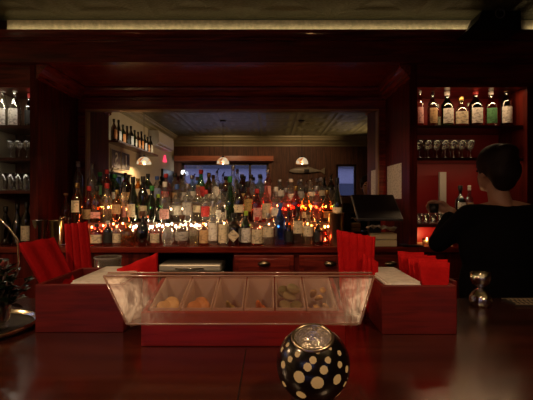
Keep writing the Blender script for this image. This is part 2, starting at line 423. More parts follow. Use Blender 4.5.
# bottle steps ----------------------------------------------------------------
ACR = plain('dark_step_board', (.06, .02, .012), .4)
st1 = thing('bottle_riser', 'lower dark bottle step, right behind the front row', 'riser', (0, 0, CT), 0, 'bottle steps')
st2 = thing('bottle_riser', 'upper dark bottle step, against the mirror', 'riser', (0, 0, CT), 0, 'bottle steps')
MB().box(-1.42, .52, 3.02, 3.195, 0, .155).build('step', ACR, st1, bevel=.004)
MB().box(-1.42, .52, 3.20, 3.38, 0, .305).build('step', ACR, st2, bevel=.004)
bulb_me = None
def string_lights(lab, y, z, segs):
    """small bulbs along the front of a step: (x0, x1, count, colour, strength)"""
    t = thing('string_lights', lab, 'string lights', (0, y, z), 0, 'string lights on the bottle steps')
    MB().tube([(-1.41+.02*k_, -.008+.003*math.sin(k_*1.3), .006*math.sin(k_*.9)) for k_ in range(97)], .0015, 5).build('wire', BLACKP, t)
    for x0, x1, n, col, es in segs:
        src = None
        for k_ in range(n):
            x = x0+(x1-x0)*(k_+.5)/n+random.uniform(-.012, .012)
            if src is None: o = src = MB().ell((0, 0, 0), (.006, .005, .008), 8, 6).build('bulb', emis('bulb_%.2f_%.0f' % (col[1], es), col, es), t)
            else: o = src.copy(); COL.objects.link(o)
            o.location = (x, -.014, random.uniform(-.02, .012))
string_lights('string of glowing bulbs along the lower bottle step', 3.02, CT+.14, [(-1.40, -1.10, 9, (1, .14, .04), 55), (-1.08, -.48, 26, (1, .74, .42), 60), (-.46, .10, 8, (1, .5, .2), 40), (.12, .50, 9, (1, .35, .08), 60)])
string_lights('string of glowing bulbs along the upper bottle step', 3.20, CT+.27, [(-1.40, -1.05, 8, (1, .40, .10), 70), (-1.0, -.14, 10, (1, .6, .3), 35), (-.10, .20, 12, (1, .14, .05), 55), (.22, .50, 12, (1, .40, .10), 70)])

# ------------------------------------------------------------------ bottles
PROF = {   # (radius share, height share, squareness)
 'std':    [(.05, .012), (.90, 0), (1, .02), (1, .56), (.93, .62), (.55, .71), (.36, .77), (.33, .82), (.33, .94), (.40, .945), (.40, .965), (.3, .967)],
 'burg':   [(.05, .012), (.90, 0), (1, .02), (1, .40), (.92, .48), (.62, .62), (.42, .72), (.36, .80), (.34, .94), (.40, .945), (.40, .965), (.3, .967)],
 'tall':   [(.05, .012), (.92, 0), (1, .015), (1, .62), (.90, .67), (.52, .72), (.42, .76), (.40, .94), (.46, .945), (.46, .965), (.3, .967)],
 'squat':  [(.05, .015), (.88, 0), (1, .03), (1, .52), (.90, .62), (.50, .70), (.30, .74), (.28, .92), (.36, .925), (.36, .955), (.3, .957)],
 'round':  [(.05, .02), (.50, 0), (.62, .02), (.90, .14), (1, .30), (.97, .42), (.78, .56), (.45, .66), (.26, .71), (.24, .90), (.32, .905), (.32, .94), (.2, .942)],
 'square': [(.05, .012), (.88, 0), (.94, .02), (.94, .58), (.86, .66), (.45, .73), (.33, .76), (.32, .93), (.40, .935), (.40, .96), (.3, .962)],
 'pour':   [(.05, .012), (.90, 0), (1, .02), (1, .50), (.93, .57), (.52, .66), (.34, .71), (.31, .80), (.30, .86), (.36, .865), (.36, .88), (.3, .882)],
}
GC = {'clear': (.90, .91, .89), 'pale': (.88, .84, .70), 'amber': (.80, .46, .14), 'whisky': (.72, .36, .10), 'brown': (.30, .12, .05), 'black': (.05, .04, .04),
      'green': (.16, .50, .20), 'dgreen': (.10, .22, .10), 'blue': (.10, .28, .80), 'rose': (.92, .50, .46), 'red': (.75, .10, .08), 'aqua': (.62, .84, .82), 'smoke': (.55, .50, .46)}
LC = {'cream': (.78, .68, .48), 'white': (.80, .78, .72), 'tan': (.55, .36, .18), 'pink': (.72, .38, .36), 'red': (.55, .04, .04), 'black': (.02, .02, .02), 'blue': (.30, .38, .60),
      'green': (.10, .30, .12), 'gold': (.55, .38, .14), 'orange': (.75, .30, .08), 'grey': (.45, .44, .42)}
KC = {'black': (.012, .012, .012), 'gold': (.55, .36, .12), 'silver': (.7, .7, .7), 'red': (.5, .03, .03), 'green': (.04, .30, .06), 'white': (.75, .72, .66), 'cork': (.40, .25, .12), 'lime': (.35, .55, .05), 'blue': (.05, .12, .4), 'brown': (.10, .04, .02)}
def bottle(x, y, z, kind, h, r, g, lab, cap, label, group, lz=(.12, .50), rz=0, diamond=False, name='liquor_bottle'):
    pr = [(a*r, c*h) for a, c in PROF[kind]]
    sq = None; n = 20
    if kind == 'square':
        sq = [1, 1, 1, 1, .9, .3, 0, 0, 0, 0, 0, 0]; n = 24
    lit_haze = 'step' in group or group.startswith('front')  # milky haze in these rows' glass stands in for caught light
    gm_ = glass(GC[g], .12, 'bottle_glass_'+g, .05, .10 if g in ('clear', 'pale', 'aqua', 'rose') else .03, tuple(.25+.6*q for q in GC[g])) if lit_haze else glass(tuple(q*.85 for q in GC[g]), .08)
    o = MB().lathe(pr, n, sq=sq).build(name, gm_, loc=(x, y, z), rot=(0, 0, rz))
    tag(o, label, 'bottle', group)
    body = .94*r if kind == 'square' else r
    # content
    if g in ('amber', 'whisky', 'brown', 'pale', 'rose', 'red'):
        lv = random.uniform(.35, .52)*h
        lp = [(.02*r, .016*h), (body*.86, .016*h), (body*.90, .03*h), (body*.90, lv), (.02*r, lv)]
        if kind == 'round': lp = [(.02*r, .03*h), (.55*r, .03*h), (.84*r, .15*h), (.92*r, .30*h), (.90*r, .40*h), (.02*r, .41*h)]
        MB().lathe(lp, n, sq=[1]*5 if sq else None).build('liquor', glass(GC[g], .02), o)
    if lab:
        k = 1 if sq else 0; vs = []; m = 16; nr_ = 4
        if diamond: m, nr_ = 36, 24
        wide = 1.25 if group.startswith('front') else random.uniform(.75, 1.2)
        def rad(hh):
            for (a, c), (a2, c2) in zip(PROF[kind], PROF[kind][1:]):
                if c <= hh <= c2 and c2 > c: return r*(a+(a2-a)*(hh-c)/(c2-c))
            return body
        hs = [lz[0]+(lz[1]-lz[0])*i/nr_ for i in range(nr_+1)]
        for hh in hs:
            R = rad(hh)
            for j in range(m+1):
                a = -PI/2+(-1+2*j/m)*(wide if not diamond else .95)
                ca, sa = math.cos(a), math.sin(a); q = (abs(ca)**5+abs(sa)**5)**(-1/5) if k else 1
                wd = 1.0
                vs.append(((R*q+.0016)*ca, (R*q+.0016)*sa, hh*h))
        fs = []
        for i in range(nr_):
            for j in range(m):
                if diamond and abs((j+.5)/m-.5)/.5+abs((i+.5)/nr_-.5)/.5 > 1.0: continue
                fs.append((i*(m+1)+j, i*(m+1)+j+1, (i+1)*(m+1)+j+1, (i+1)*(m+1)+j))
        MB().add(vs, fs, True).build('label', paper('label_'+lab, LC[lab], .45, 70), o)
    top = PROF[kind][-1][1]*h; nr = .42*r
    if kind == 'pour':
        MB().tube([(0, 0, .865*h), (0, 0, .90*h), (.004, 0, .94*h), (.014, 0, h)], [nr*.8, nr*.7, .005, .004]).build('pourer', CHROME if cap == 'silver' else BLACKP, o)
    else:
        c0 = top-.10*h if cap not in ('cork',) else top-.02*h
        cm = plain('cap_'+cap, KC[cap], .3 if cap in ('gold', 'silver') else .45, 1 if cap in ('gold', 'silver') else 0)
        MB().lathe([(nr*.96, c0), (nr*1.02, c0+.004), (nr*1.02, h-.004), (nr*.9, h), (.001, h)], 14).build('stopper' if cap == 'cork' else 'cap', cm, o)
    return o
# front row: px centre, top y, px width, kind, glass, label, cap, description
FR = [
 (97, 224, 11, 'square', 'red', 'cream', 'black', 'short red-lit bottle with cream label', (.1, .5)),
 (108, 221, 9, 'tall', 'black', 'black', 'white', 'small black cylinder bottle with white lettering', (.1, .55)),
 (117, 222, 8, 'std', 'clear', 'cream', 'black', 'slim clear bottle with beige label', (.1, .5)),
 (128, 223, 13, 'square', 'amber', None, 'gold', 'squat square bottle of amber spirit', (.1, .5)),
 (143, 211, 15, 'round', 'black', None, 'brown', 'dark round decanter with a flared neck', (.1, .5)),
 (155, 222, 9, 'std', 'rose', 'cream', 'white', 'small pinkish bottle with cream label', (.1, .5)),
 (168, 219, 13, 'round', 'clear', None, 'black', 'round clear flask bottle with black stopper', (.1, .5)),
 (182, 215, 14, 'round', 'smoke', 'grey', 'brown', 'round smoky bottle with grey oval label', (.15, .45)),
 (194, 221, 9, 'square', 'pale', None, 'cork', 'square bottle of pale gold spirit', (.1, .5)),
 (204, 220, 9, 'std', 'whisky', 'tan', 'brown', 'small whisky bottle with tan label', (.08, .6)),
 (213, 201, 9, 'tall', 'clear', 'white', 'silver', 'tall slim clear bottle with pale label', (.1, .5)),
 (223, 207, 9, 'tall', 'clear', 'cream', 'black', 'tall bottle with narrow upright cream label', (.06, .55)),
 (234, 213, 14, 'squat', 'black', 'cream', 'black', 'black apothecary bottle with cream diamond label', (.1, .5)),
 (246, 211, 10, 'std', 'dgreen', 'white', 'lime', 'bottle with lime green cap and white label', (.08, .5)),
 (257, 217, 11, 'std', 'rose', 'cream', 'red', 'pink-shouldered bottle with wide cream label', (.06, .56)),
 (268, 213, 11, 'squat', 'clear', 'cream', 'silver', 'stocky clear bottle with scripted cream label', (.25, .55)),
 (280, 203, 11, 'std', 'blue', None, 'blue', 'tall dark blue bottle', (.1, .5)),
 (289, 211, 8, 'burg', 'brown', 'black', 'black', 'slender dark brown bottle', (.1, .4)),
 (298, 206, 10, 'tall', 'smoke', 'cream', 'black', 'tall bottle with large cream label', (.30, .62)),
 (308, 210, 10, 'std', 'pale', 'cream', 'brown', 'pale bottle with cream label over gold spirit', (.25, .55)),
 (318, 220, 9, 'squat', 'black', 'black', 'black', 'small black bottle with dull label', (.15, .5)),
]
DF = 2.93
for i, (px, ty, wp, kd, g, lab, cap, ds, lz) in enumerate(FR):
    h = Z(ty, DF)-CT
    nxt = 'on the front row of the counter'
    bottle(X(px, DF), DF, CT, kd, h, wp/2*DF/F, g, lab, cap, ds+' '+nxt, 'front row of bottles on the back counter', lz, diamond=(px == 234), rz=random.uniform(-.12, .12))
# middle step
MR = [
 (66, 193, 14, 'round', 'amber', None, 'cork'), (77, 183, 9, 'std', 'amber', 'cream', 'gold'), (89, 186, 10, 'std', 'red', 'tan', 'red'), (97, 186, 9, 'square', 'whisky', 'pink', 'black'),
 (107, 183, 13, 'std', 'clear', 'cream', 'red'), (117, 190, 8, 'std', 'amber', 'tan', 'gold'), (124, 182, 10, 'std', 'clear', 'pink', 'black'), (133, 177, 10, 'burg', 'dgreen', 'cream', 'black'),
 (143, 176, 12, 'std', 'black', 'cream', 'black'), (152, 186, 9, 'burg', 'dgreen', 'cream', 'green'), (158, 194, 8, 'std', 'green', 'white', 'lime'), (165, 182, 11, 'std', 'clear', 'pink', 'white'),
 (177, 184, 14, 'squat', 'clear', 'white', 'blue'), (188, 184, 9, 'tall', 'clear', 'grey', 'silver'), (198, 185, 10, 'std', 'pale', 'cream', 'cork'), (206, 190, 8, 'std', 'clear', 'red', 'red'),
 (213, 180, 8, 'pour', 'clear', 'cream', 'silver'), (221, 184, 9, 'std', 'clear', 'white', 'black'), (230, 176, 10, 'burg', 'green', None, 'green'), (239, 184, 9, 'std', 'brown', 'cream', 'black'),
 (248, 181, 12, 'squat', 'whisky', 'gold', 'black'), (257, 189, 9, 'std', 'red', 'pink', 'red'), (266, 178, 11, 'pour', 'rose', 'cream', 'silver'), (276, 187, 9, 'std', 'clear', 'white', 'white'),
 (286, 188, 10, 'square', 'rose', 'red', 'silver'), (296, 186, 9, 'std', 'red', 'pink', 'gold'), (306, 188, 10, 'squat', 'amber', 'cream', 'black'), (317, 186, 10, 'std', 'rose', 'pink', 'silver'),
 (327, 190, 9, 'std', 'whisky', 'orange', 'gold'), (337, 178, 10, 'burg', 'dgreen', 'cream', 'black'),
]
TR = [
 (78, 161, 8, 'tall', 'clear', 'cream', 'white'), (92, 163, 8, 'pour', 'clear', None, 'silver'), (100, 172, 9, 'std', 'green', 'green', 'green'), (107, 170, 8, 'std', 'red', 'black', 'red'),
 (115, 174, 9, 'std', 'green', 'white', 'green'), (127, 175, 8, 'std', 'brown', 'tan', 'black'), (138, 178, 8, 'std', 'amber', 'cream', 'gold'), (148, 174, 8, 'std', 'dgreen', 'cream', 'black'), (157, 176, 8, 'std', 'clear', 'blue', 'blue'),
 (166, 174, 8, 'std', 'rose', 'red', 'red'), (175, 173, 9, 'std', 'pale', 'tan', 'black'), (184, 171, 8, 'pour', 'clear', 'grey', 'silver'), (192, 175, 9, 'squat', 'aqua', 'white', 'silver'),
 (201, 170, 9, 'burg', 'green', 'red', 'red'), (209, 173, 8, 'std', 'amber', 'cream', 'gold'), (217, 169, 7, 'pour', 'clear', 'white', 'black'), (226, 176, 9, 'square', 'whisky', 'black', 'black'),
 (233, 166, 7, 'tall', 'clear', 'white', 'silver'), (242, 174, 8, 'std', 'brown', 'gold', 'black'), (251, 175, 9, 'std', 'clear', 'cream', 'black'), (260, 174, 8, 'std', 'aqua', 'white', 'black'),
 (268, 170, 7, 'tall', 'rose', 'pink', 'silver'), (280, 179, 9, 'squat', 'clear', 'white', 'silver'), (291, 179, 10, 'squat', 'clear', 'white', 'white'), (301, 179, 9, 'std', 'clear', 'grey', 'silver'),
 (311, 178, 9, 'pour', 'clear', 'white', 'silver'), (321, 177, 9, 'squat', 'clear', 'cream', 'silver'), (331, 174, 8, 'pour', 'dgreen', 'black', 'black'),
]
GN = {'clear': 'clear', 'pale': 'pale gold', 'amber': 'amber', 'whisky': 'whisky brown', 'brown': 'dark brown', 'black': 'black', 'green': 'bright green', 'dgreen': 'dark green', 'blue': 'blue', 'rose': 'pinkish', 'red': 'red', 'aqua': 'pale aqua', 'smoke': 'smoky'}
def row(R, d, z, rowname, grp):
    for i, (px, ty, wp, kd, g, lab, cap) in enumerate(R):
        h = Z(ty, d)-z; dd_ = d+(-.042 if i % 2 else .040)
        capn = {'pour': 'pourer'}.get(kd, 'cap')
        ds = '%s bottle with %s %s, %s from the left on %s' % (GN[g], 'metal' if (kd == 'pour' and cap == 'silver') else cap, capn, ORD[i], rowname)
        l0 = random.choice((.08, .12, .18, .26)); l1 = min(.56, l0+random.uniform(.16, .36))
        bottle(X(px, dd_), dd_, z, kd, h, min(.041, wp/2*dd_/F*1.18), g, lab if random.random() > .15 else None, cap, ds, grp, (l0, l1), rz=random.uniform(-.2, .2))
row(MR, 3.105, CT+.155, 'the middle step', 'bottles on the middle step')
row(TR, 3.287, CT+.305, 'the top step', 'bottles on the top step')

# niche shelves and their bottles ------------------------------------------------
SH = wood('shelf_wood', (.04, .008, .005), (.10, .02, .012), 'X', .3, .4)
S1, S2, S3 = 1.965, 1.735, 1.50
def shelf(x0, x1, z, label):
    o = MB().box(x0, x1, 2.85, 3.16, z-.022, z).build('shelf', SH); tag(o, label, 'shelf', 'niche shelves'); return o
shelf(1.035, 1.797, S1, 'upper wooden shelf of the right niche carrying bottles')
shelf(1.035, 1.797, S2, 'lower wooden shelf of the right niche carrying glasses')
shelf(1.035, 1.46, 1.26, 'short low shelf in the right niche above the glowing red panel')
shelf(WL, -1.705, S1, 'upper wooden shelf of the left niche carrying bottles')
shelf(WL, -1.705, S2, 'middle wooden shelf of the left niche carrying glasses')
shelf(WL, -1.705, S3, 'lowest wooden shelf of the left niche carrying glasses')
DN = 2.95
NR = [(420, 88, 7, 'std', 'rose', 'pink', 'white', 'pinkish bottle with white cap, next to the alcove post'), (432.5, 90, 10, 'std', 'smoke', 'tan', 'cork', 'smoky bottle with tan label and stopper'),
      (447, 91, 12, 'std', 'green', 'white', 'white', 'green bottle with slanting white label'), (461, 97, 13, 'squat', 'pale', 'cream', 'gold', 'stout pale gold bottle, the shortest in its row'),
      (475.5, 90, 13, 'std', 'black', 'white', 'red', 'dark bottle with white label and reddish cap'), (491, 90, 11, 'std', 'clear', 'green', 'white', 'clear bottle with green and white label'), (506, 87, 11, 'tall', 'black', 'white', 'gold', 'dark tall bottle with gold foil top and white label')]
for px, ty, wp, kd, g, lab, cap, ds in NR:
    bottle(X(px, DN), DN, S1, kd, Z(ty, DN)-S1, wp/2*DN/F, g, lab, cap, ds+', upper right shelf', 'bottles on the right niche shelf', (.10, .50))
bottle(X(437, 3.08), 3.07, S1, 'std', .20, .026, 'clear', 'white', 'white', 'small clear bottle with white cap, behind the smoky one, upper right shelf', 'bottles on the right niche shelf')
bottle(X(468, 3.08), 3.07, S1, 'std', .21, .028, 'brown', 'grey', 'silver', 'dark brown bottle at the back, beside the stout pale gold one', 'bottles on the right niche shelf')
bottle(X(3, DN), DN, S1, 'burg', Z(87, DN)-S1, .043, 'clear', 'white', 'white', 'white-necked bottle with big pale label at the left frame edge', 'bottles on the left niche shelf', (.05, .45))
bottle(X(15, DN), DN, S1, 'burg', Z(87, DN)-S1, .043, 'clear', 'white', 'white', 'white-necked bottle with big pale label beside the red-capped one', 'bottles on the left niche shelf', (.05, .45))
bottle(X(26, DN), 2.99, S1, 'std', Z(92, DN)-S1, .030, 'black', 'black', 'red', 'dark bottle with red cap at the post end of left shelf', 'bottles on the left niche shelf')
# glasses
def goblet_mesh(h, r):
    return MB().lathe([(.002, .003), (r*.78, .001), (r*.78, .004), (.008, .010), (.004, .02), (.004, h*.42), (.010, h*.46), (r*.75, h*.58), (r, h*.78), (r*.88, h), (r*.86, h), (r*.97, h*.78), (r*.72, h*.60), (.002, h*.49)], 16)
def tumbler_mesh(h, r):
    return MB().lathe([(.002, .001), (r*.85, 0), (r*.9, .01), (r, h), (r*.95, h), (r*.85, .014), (.002, .012)], 16)
GLS = glass((.90, .89, .85), .16, 'bar_glass')
def glassrow(xs, y, z, h, r, maker, nm, lab, grp):
    src = None
    for i, x in enumerate(xs):
        if src is None: o = maker(h, r).build(nm, GLS); src = o
        else: o = src.copy(); COL.objects.link(o)
        o.location = (x, y, z); tag(o, lab % ORD[i], 'glass', grp)
glassrow([1.085+.062*i for i in range(7)], 2.92, S2, .135, .029, goblet_mesh, 'stemmed_glass', 'stemmed glass, %s from the post, front row on lower right shelf', 'stemmed glasses on the right niche shelf')
glassrow([1.10+.064*i for i in range(7)], 3.02, S2, .15, .030, goblet_mesh, 'stemmed_glass', 'stemmed glass, %s from the post, back row on lower right shelf', 'stemmed glasses on the right niche shelf')
glassrow([-1.735-.062*i for i in range(4)], 2.95, S2, .14, .029, goblet_mesh, 'stemmed_glass', 'stemmed glass, %s from the post on the middle left shelf', 'stemmed glasses on the left niche shelf')
glassrow([-1.732-.056*i for i in range(5)], 2.93, S3, .13, .026, tumbler_mesh, 'tall_tumbler', 'tall tumbler, %s from the post on the lowest left shelf', 'tumblers on the left niche shelf')
glassrow([1.075+.052*i for i in range(5)], 2.90, 1.26, .075, .024, tumbler_mesh, 'small_tumbler', 'small tumbler, %s from the post on the short low shelf', 'small tumblers on the short low shelf')

# left counter bottles, shakers -------------------------------------------------
bottle(X(25, 2.90), 2.92, CT, 'std', .31, .036, 'black', 'cream', 'black', 'dark wine bottle with pale label on counter under left shelves', 'bottles under the left shelves', (.10, .45), name='wine_bottle')
bottle(X(13, 2.9), 2.95, CT, 'burg', .30, .036, 'dgreen', None, 'black', 'dark green wine bottle beside the pale-labelled one under left shelves', 'bottles under the left shelves', name='wine_bottle')
bottle(X(3, 2.9), 2.93, CT, 'std', .28, .036, 'black', None, 'black', 'dark wine bottle at the frame edge under left shelves', 'bottles under the left shelves', name='wine_bottle')
def tin_cup(name, lab, loc, rot, h, r0, r1, mat=STEEL):
    o = MB().lathe([(.002, .002), (r0*.96, 0), (r0, .006), (r1, h-.004), (r1+.003, h), (r1-.002, h), (r1-.004, h-.006), (r0-.003, .01), (.002, .008)], 28).build(name, mat, loc=loc, rot=rot)
    return tag(o, lab, 'shaker', 'shaker tins on the back counter')
tin_cup('shaker_tin', 'steel shaker tin, left of the pair behind the left red napkin', (X(36, 2.84), 2.88, CT), (0, .0, 0), .185, .040, .055)
tin_cup('shaker_tin', 'brassy shaker tin, right of the pair behind the left red napkin', (X(52, 2.84), 2.90, CT), (0, 0, 0), .18, .038, .05, plain('brassy_steel', (.42, .34, .18), .3, 1))
tin_cup('shaker_tin', 'tall copper-brown shaker tin beside the small black bottle', (X(336, 2.9), 2.90, CT), (0, 0, 0), .235, .045, .058, plain('copper_steel', (.62, .44, .26), .3, 1))
rk = MB(); xr = X(59, 2.85)
rk.tube([(xr, 2.86, CT+.20), (xr, 2.86, CT+.008), (xr+.17, 2.86, CT+.008)], .006).tube([(xr, 2.98, CT+.20), (xr, 2.98, CT+.008), (xr+.17, 2.98, CT+.008)], .006)
rk.tube([(xr, 2.86, CT+.20), (xr, 2.98, CT+.20)], .006).tube([(xr+.17, 2.86, CT+.008), (xr+.17, 2.98, CT+.008)], .006)
tag(rk.build('wire_rack', CHROME), 'chrome wire rack beside the brassy shaker tin', 'rack')
def votive(loc, col, power, lab, grp=None, h=.07, r=.03):
    t = thing('votive_candle', lab, 'candle', loc, 0, grp)
    tumbler_mesh(h, r).build('glass_cup', glass(col, .1), t)
    MB().lathe([(.001, .014), (r*.78, .014), (r*.78, .03), (.001, .03)], 14).build('wax', plain('wax', (.8, .7, .5), .5), t)
    MB().lathe([(.0005, .031), (.004, .036), (.0045, .042), (.0005, .056)], 8).build('flame', emis('candle_flame', (1, .6, .2), 40), t)
    lamp('votive_light', 'POINT', (loc[0], loc[1], loc[2]+.05), power, (1, .55, .22), .012)
votive((X(83, 2.93), 2.93, CT), (.95, .45, .15), .5, 'amber glass votive glowing at the left end of the counter')
votive((X(325, 2.92), 2.90, CT), (.95, .40, .35), .35, 'pink glass votive between the small black bottle and copper-brown tin', h=.11, r=.026)
votive((X(429, 2.86), 2.90, CT), (.95, .85, .7), 1.2, 'clear votive glowing by the red panel at the right end of the counter', h=.05, r=.035)
# framed red panel behind the right votive, white upright card, emblem cards
fp = thing('framed_panel', 'small red panel in a pale frame behind the glowing right votive', 'frame', (1.20, 3.02, CT))
MB().box(-.16, .16, 0, .008, .006, .135).build('panel', REDP, fp)
MB().box(-.17, .17, -.006, .012, .135, .145).box(-.17, .17, -.006, .012, 0, .008).box(-.17, -.16, -.006, .012, .008, .135).box(.16, .17, -.006, .012, .008, .135).build('frame', plain('pale_frame', (.6, .52, .36), .4), fp)
o = MB().box(-.026, .026, -.012, .012, 0, .385).build('white_card', plain('white_card_board', (.78, .74, .66), .6), loc=(X(444, 3.05), 3.08, 1.26), rot=(0, 0, .1)); tag(o, 'narrow white upright card on the short low shelf above the raised hand', 'card')
for px, lab, c in ((461, 'dark bottle with round white emblem on the low right ledge', 'black'), (470, 'pale bottle with tan label right of the emblem bottle', 'pale')):
    bottle(X(px, 2.98), 2.99, 1.26, 'squat' if c == 'black' else 'tall', .28, .040 if c == 'black' else .028, c, 'white' if c == 'black' else 'tan', 'black' if c == 'black' else 'white', lab, 'bottles on the low right ledge', (.15, .55))
shelf(1.46, 1.797, 1.26, 'low ledge in the right niche behind the bartender')

# register -------------------------------------------------------------------------
pos = thing('register', 'black tilted touchscreen till on the back counter beside the bottles', 'cash register', (.76, 2.86, CT))
def slab(pts, t): # four corners, thickness along the normal, away
    p = [Vector(q) for q in pts]; nrm = (p[1]-p[0]).cross(p[3]-p[0]).normalized()*t
    return MB().hexa([*p, *[q+nrm for q in p]])
sa, sb = (-.165, -.11, .197), (.150, .12, .365)
slab([(-.165, -.11, .197), (.15, -.11, .197), (.15, .12, .365), (-.165, .12, .365)], -.018).build('bezel', plain('dark_grey_bezel', (.10, .10, .10), .35), pos)
slab([(-.158, -.106, .202), (.143, -.106, .202), (.143, .116, .364), (-.158, .116, .364)], .002).build('screen', BLACKS, pos)
MB().box(-.05, .03, .02, .08, .012, .285).build('stand', BLACKP, pos)
MB().box(-.13, -.06, -.02, .16, 0, .012).box(-.06, .16, .09, .20, 0, .012).build('stand_foot', BLACKP, pos)
for z0, lab in ((0, 'lower cream pad of the two stacked under the till screen'), (.048, 'upper cream pad of the two stacked under the till screen')):
    o = MB().box(-.09, .09, -.05, .05, 0, .042).build('receipt_pad', plain('cream_card', (.66, .54, .32), .6), loc=(.80, 2.875, CT+z0), bevel=.003)
    tag(o, lab, 'pad', 'cream pads by the till')
pp = MB(); n = 9
vs = []; fs = []
for i in range(n):
    for j in range(5):
        vs.append((-.10+.2*i/(n-1), -.045+.09*j/4, .024+.014*math.sin(i*1.1+j*.7)+.008*math.sin(i*2.7)+.030*(1-abs(i-3)/6)-.012*j/4))
for i in range(n-1):
    for j in range(4): fs.append((i*5+j, (i+1)*5+j, (i+1)*5+j+1, i*5+j+1))
o = pp.add(vs, fs, True).build('crumpled_receipts', WPAPER, loc=(.79, 2.87, CT+.093)); sm = o.modifiers.new('t', 'SOLIDIFY'); sm.thickness = .002
tag(o, 'crumpled white receipts on the upper cream pad', 'receipt')
# sheet taped to alcove wall
o = MB().box(AR-.004, AR-.001, 3.0, 3.36, 1.44, 1.71).build('taped_sheet', SHEET); tag(o, 'printed white sheet taped to the alcove side wall above the till', 'paper')

# black wall speaker under the ceiling -------------------------------------------------
sp = thing('ceiling_speaker', 'small black speaker under the ceiling at the right end of gold frieze', 'speaker', (0, 2.60, 2.635))
d = 2.62; q = [(466, 31.5), (519, 31.5), (519, 12), (481, 12), (477, 21)]
pts = [(X(a, d), Z(b_, d)-2.635) for a, b_ in q]
k = len(pts); vs = [(x, .0, z) for x, z in pts]+[(x, .16, min(z, .063)) for x, z in pts]
MB().add(vs, [tuple(range(k)), tuple(range(2*k-1, k-1, -1))]+[(i, (i+1) % k, k+(i+1) % k, k+i) for i in range(k)]).build('cabinet', BLACKP, sp)
MB().tube([(X(498, d)+.03*math.cos(t*PI/8), -.003, .01+.03*math.sin(t*PI/8)) for t in range(16)], .004, 6, True).build('driver_ring', plain('dull_grey_ring', (.12, .12, .12), .4), sp)

# ------------------------------------------------------------------ front bar
BT = 1.07
bar = thing('front_bar', 'polished dark wood bar counter across the foreground', 'bar counter', (0, .9, 0))
MB().box(-2.0, 2.6, -.55, .62, BT-.05, BT).build('bar_top', BART, bar, bevel=.012)
MB().box(-2.0, 2.6, -.25, .25, .0, BT-.05).build('bar_front', WDV, bar)
MB().box(-2.0, 2.6, .25, .60, .45, .50).build('under_shelf', STEEL, bar)
# seams
sm_ = MB().box(X(240, .82), X(240, .82)+.0025, -.55, .10, BT-.001, BT+.0006).build('seam', plain('dark_seam', (.008, .003, .002), .6), bar)

# garnish station ---------------------------------------------------------------
gs = thing('garnish_station', 'red wooden garnish station with clear sloping guard on the bar', 'garnish tray', (0, 1.02, BT+.0005))
x0, x1 = X(141, 1.02), X(345, 1.02)
gm = MB(); t = .012
gm.box(x0, x1, 0, t, 0, .088)                                     # front
gm.box(x0, x1, .19, .19+t, 0, .135)                               # back
for a in (x0, x1-t):
    gm.hexa([(a, t, 0), (a+t, t, 0), (a+t, .19, 0), (a, .19, 0), (a, t, .088), (a+t, t, .088), (a+t, .19, .135), (a, .19, .135)])
gm.box(x0+t, x1-t, t, .19, .0, .01)
gm.build('wooden_box', BOXLIT, gs, bevel=.002)
ACM = glass((.96, .90, .87), .020, 'scuffed_glow_acrylic', .25, .075, (.85, .42, .30), .0)  # scuffs come from the bump; pink haze colour paints the warm glow
nt = ACM.node_tree; nz = N(nt, 'ShaderNodeTexNoise'); nz.inputs['Scale'].default_value = 30; nz.inputs['Detail'].default_value = 4; tc = N(nt, 'ShaderNodeTexCoord')
bp = N(nt, 'ShaderNodeBump'); bp.inputs['Strength'].default_value = .35; bp.inputs['Distance'].default_value = .004
nt.links.new(tc.outputs['Object'], nz.inputs['Vector']); nt.links.new(nz.outputs['Fac'], bp.inputs['Height'])
for q in nt.nodes:
    if q.type == 'BSDF_GLOSSY': nt.links.new(bp.outputs[0], q.inputs['Normal'])
dg0, dg1 = .965, 1.035
p0, p1, p2, p3 = (X(127, dg0), dg0-1.02, Z(325, dg0)-BT), (X(360, dg0), dg0-1.02, Z(325, dg0)-BT), (X(374, dg1), dg1-1.02, Z(277, dg1)-BT), (X(104, dg1), dg1-1.02, Z(277, dg1)-BT)
g = MB(); th = .005
def plate(mb, a, b_, c, dd, t):
    p = [Vector(q) for q in (a, b_, c, dd)]; nn = (p[1]-p[0]).cross(p[3]-p[0]).normalized()*t
    return mb.hexa([*p, *[q+nn for q in p]])
plate(g, p0, p1, p2, p3, -th)
guard = g.build('guard_panel', ACM, gs); guard['label'] = 'clear scuffed acrylic guard'
lip = MB(); plate(lip, p3, p2, (p2[0]+.004, p2[1]+.035, p2[2]+.004), (p3[0]-.004, p3[1]+.035, p3[2]+.004), -.005)
lip.build('guard_lip', ACM, gs)
ed = MB(); off = Vector((0, -.003, .003))
for a, b_ in ((p0, p1), (p1, p2), (p2, p3), (p3, p0)): ed.tube([Vector(a)+off, Vector(b_)+off], .0022, 6)
ed.tube([(p3[0]-.004, p3[1]+.035, p3[2]+.004), (p2[0]+.004, p2[1]+.035, p2[2]+.004)], .0022, 6)
ed.build('polished_edge', glass((.95, .80, .72), .12, 'acrylic_edge', .2, .40, (.95, .66, .54)), gs)
for xx in (x0-.006, x1+.001):
    br = MB(); br.hexa([(xx, -.06, .068), (xx+.005, -.06, .068), (xx+.005, .06, .06), (xx, .06, .06), (xx, -.055, .078), (xx+.005, -.055, .078), (xx+.005, .06, .165), (xx, .06, .165)])
    br.build('guard_bracket', ACM, gs)
INS = glass((.92, .90, .86), .08, 'frosted_insert', .2, .6, (.95, .84, .76))
LEM = plain('lemon_flesh', (.75, .55, .22), .5, noise=.2, nscale=40); ORA = plain('orange_peel', (.75, .22, .04), .45, noise=.2, nscale=60)
OLV = plain('olive_green_peel', (.16, .17, .07), .4, noise=.3, nscale=40); LIM = plain('lime_flesh', (.30, .30, .16), .5, noise=.3, nscale=50); PIN = plain('pale_pineapple', (.62, .46, .20), .5, noise=.3, nscale=50)
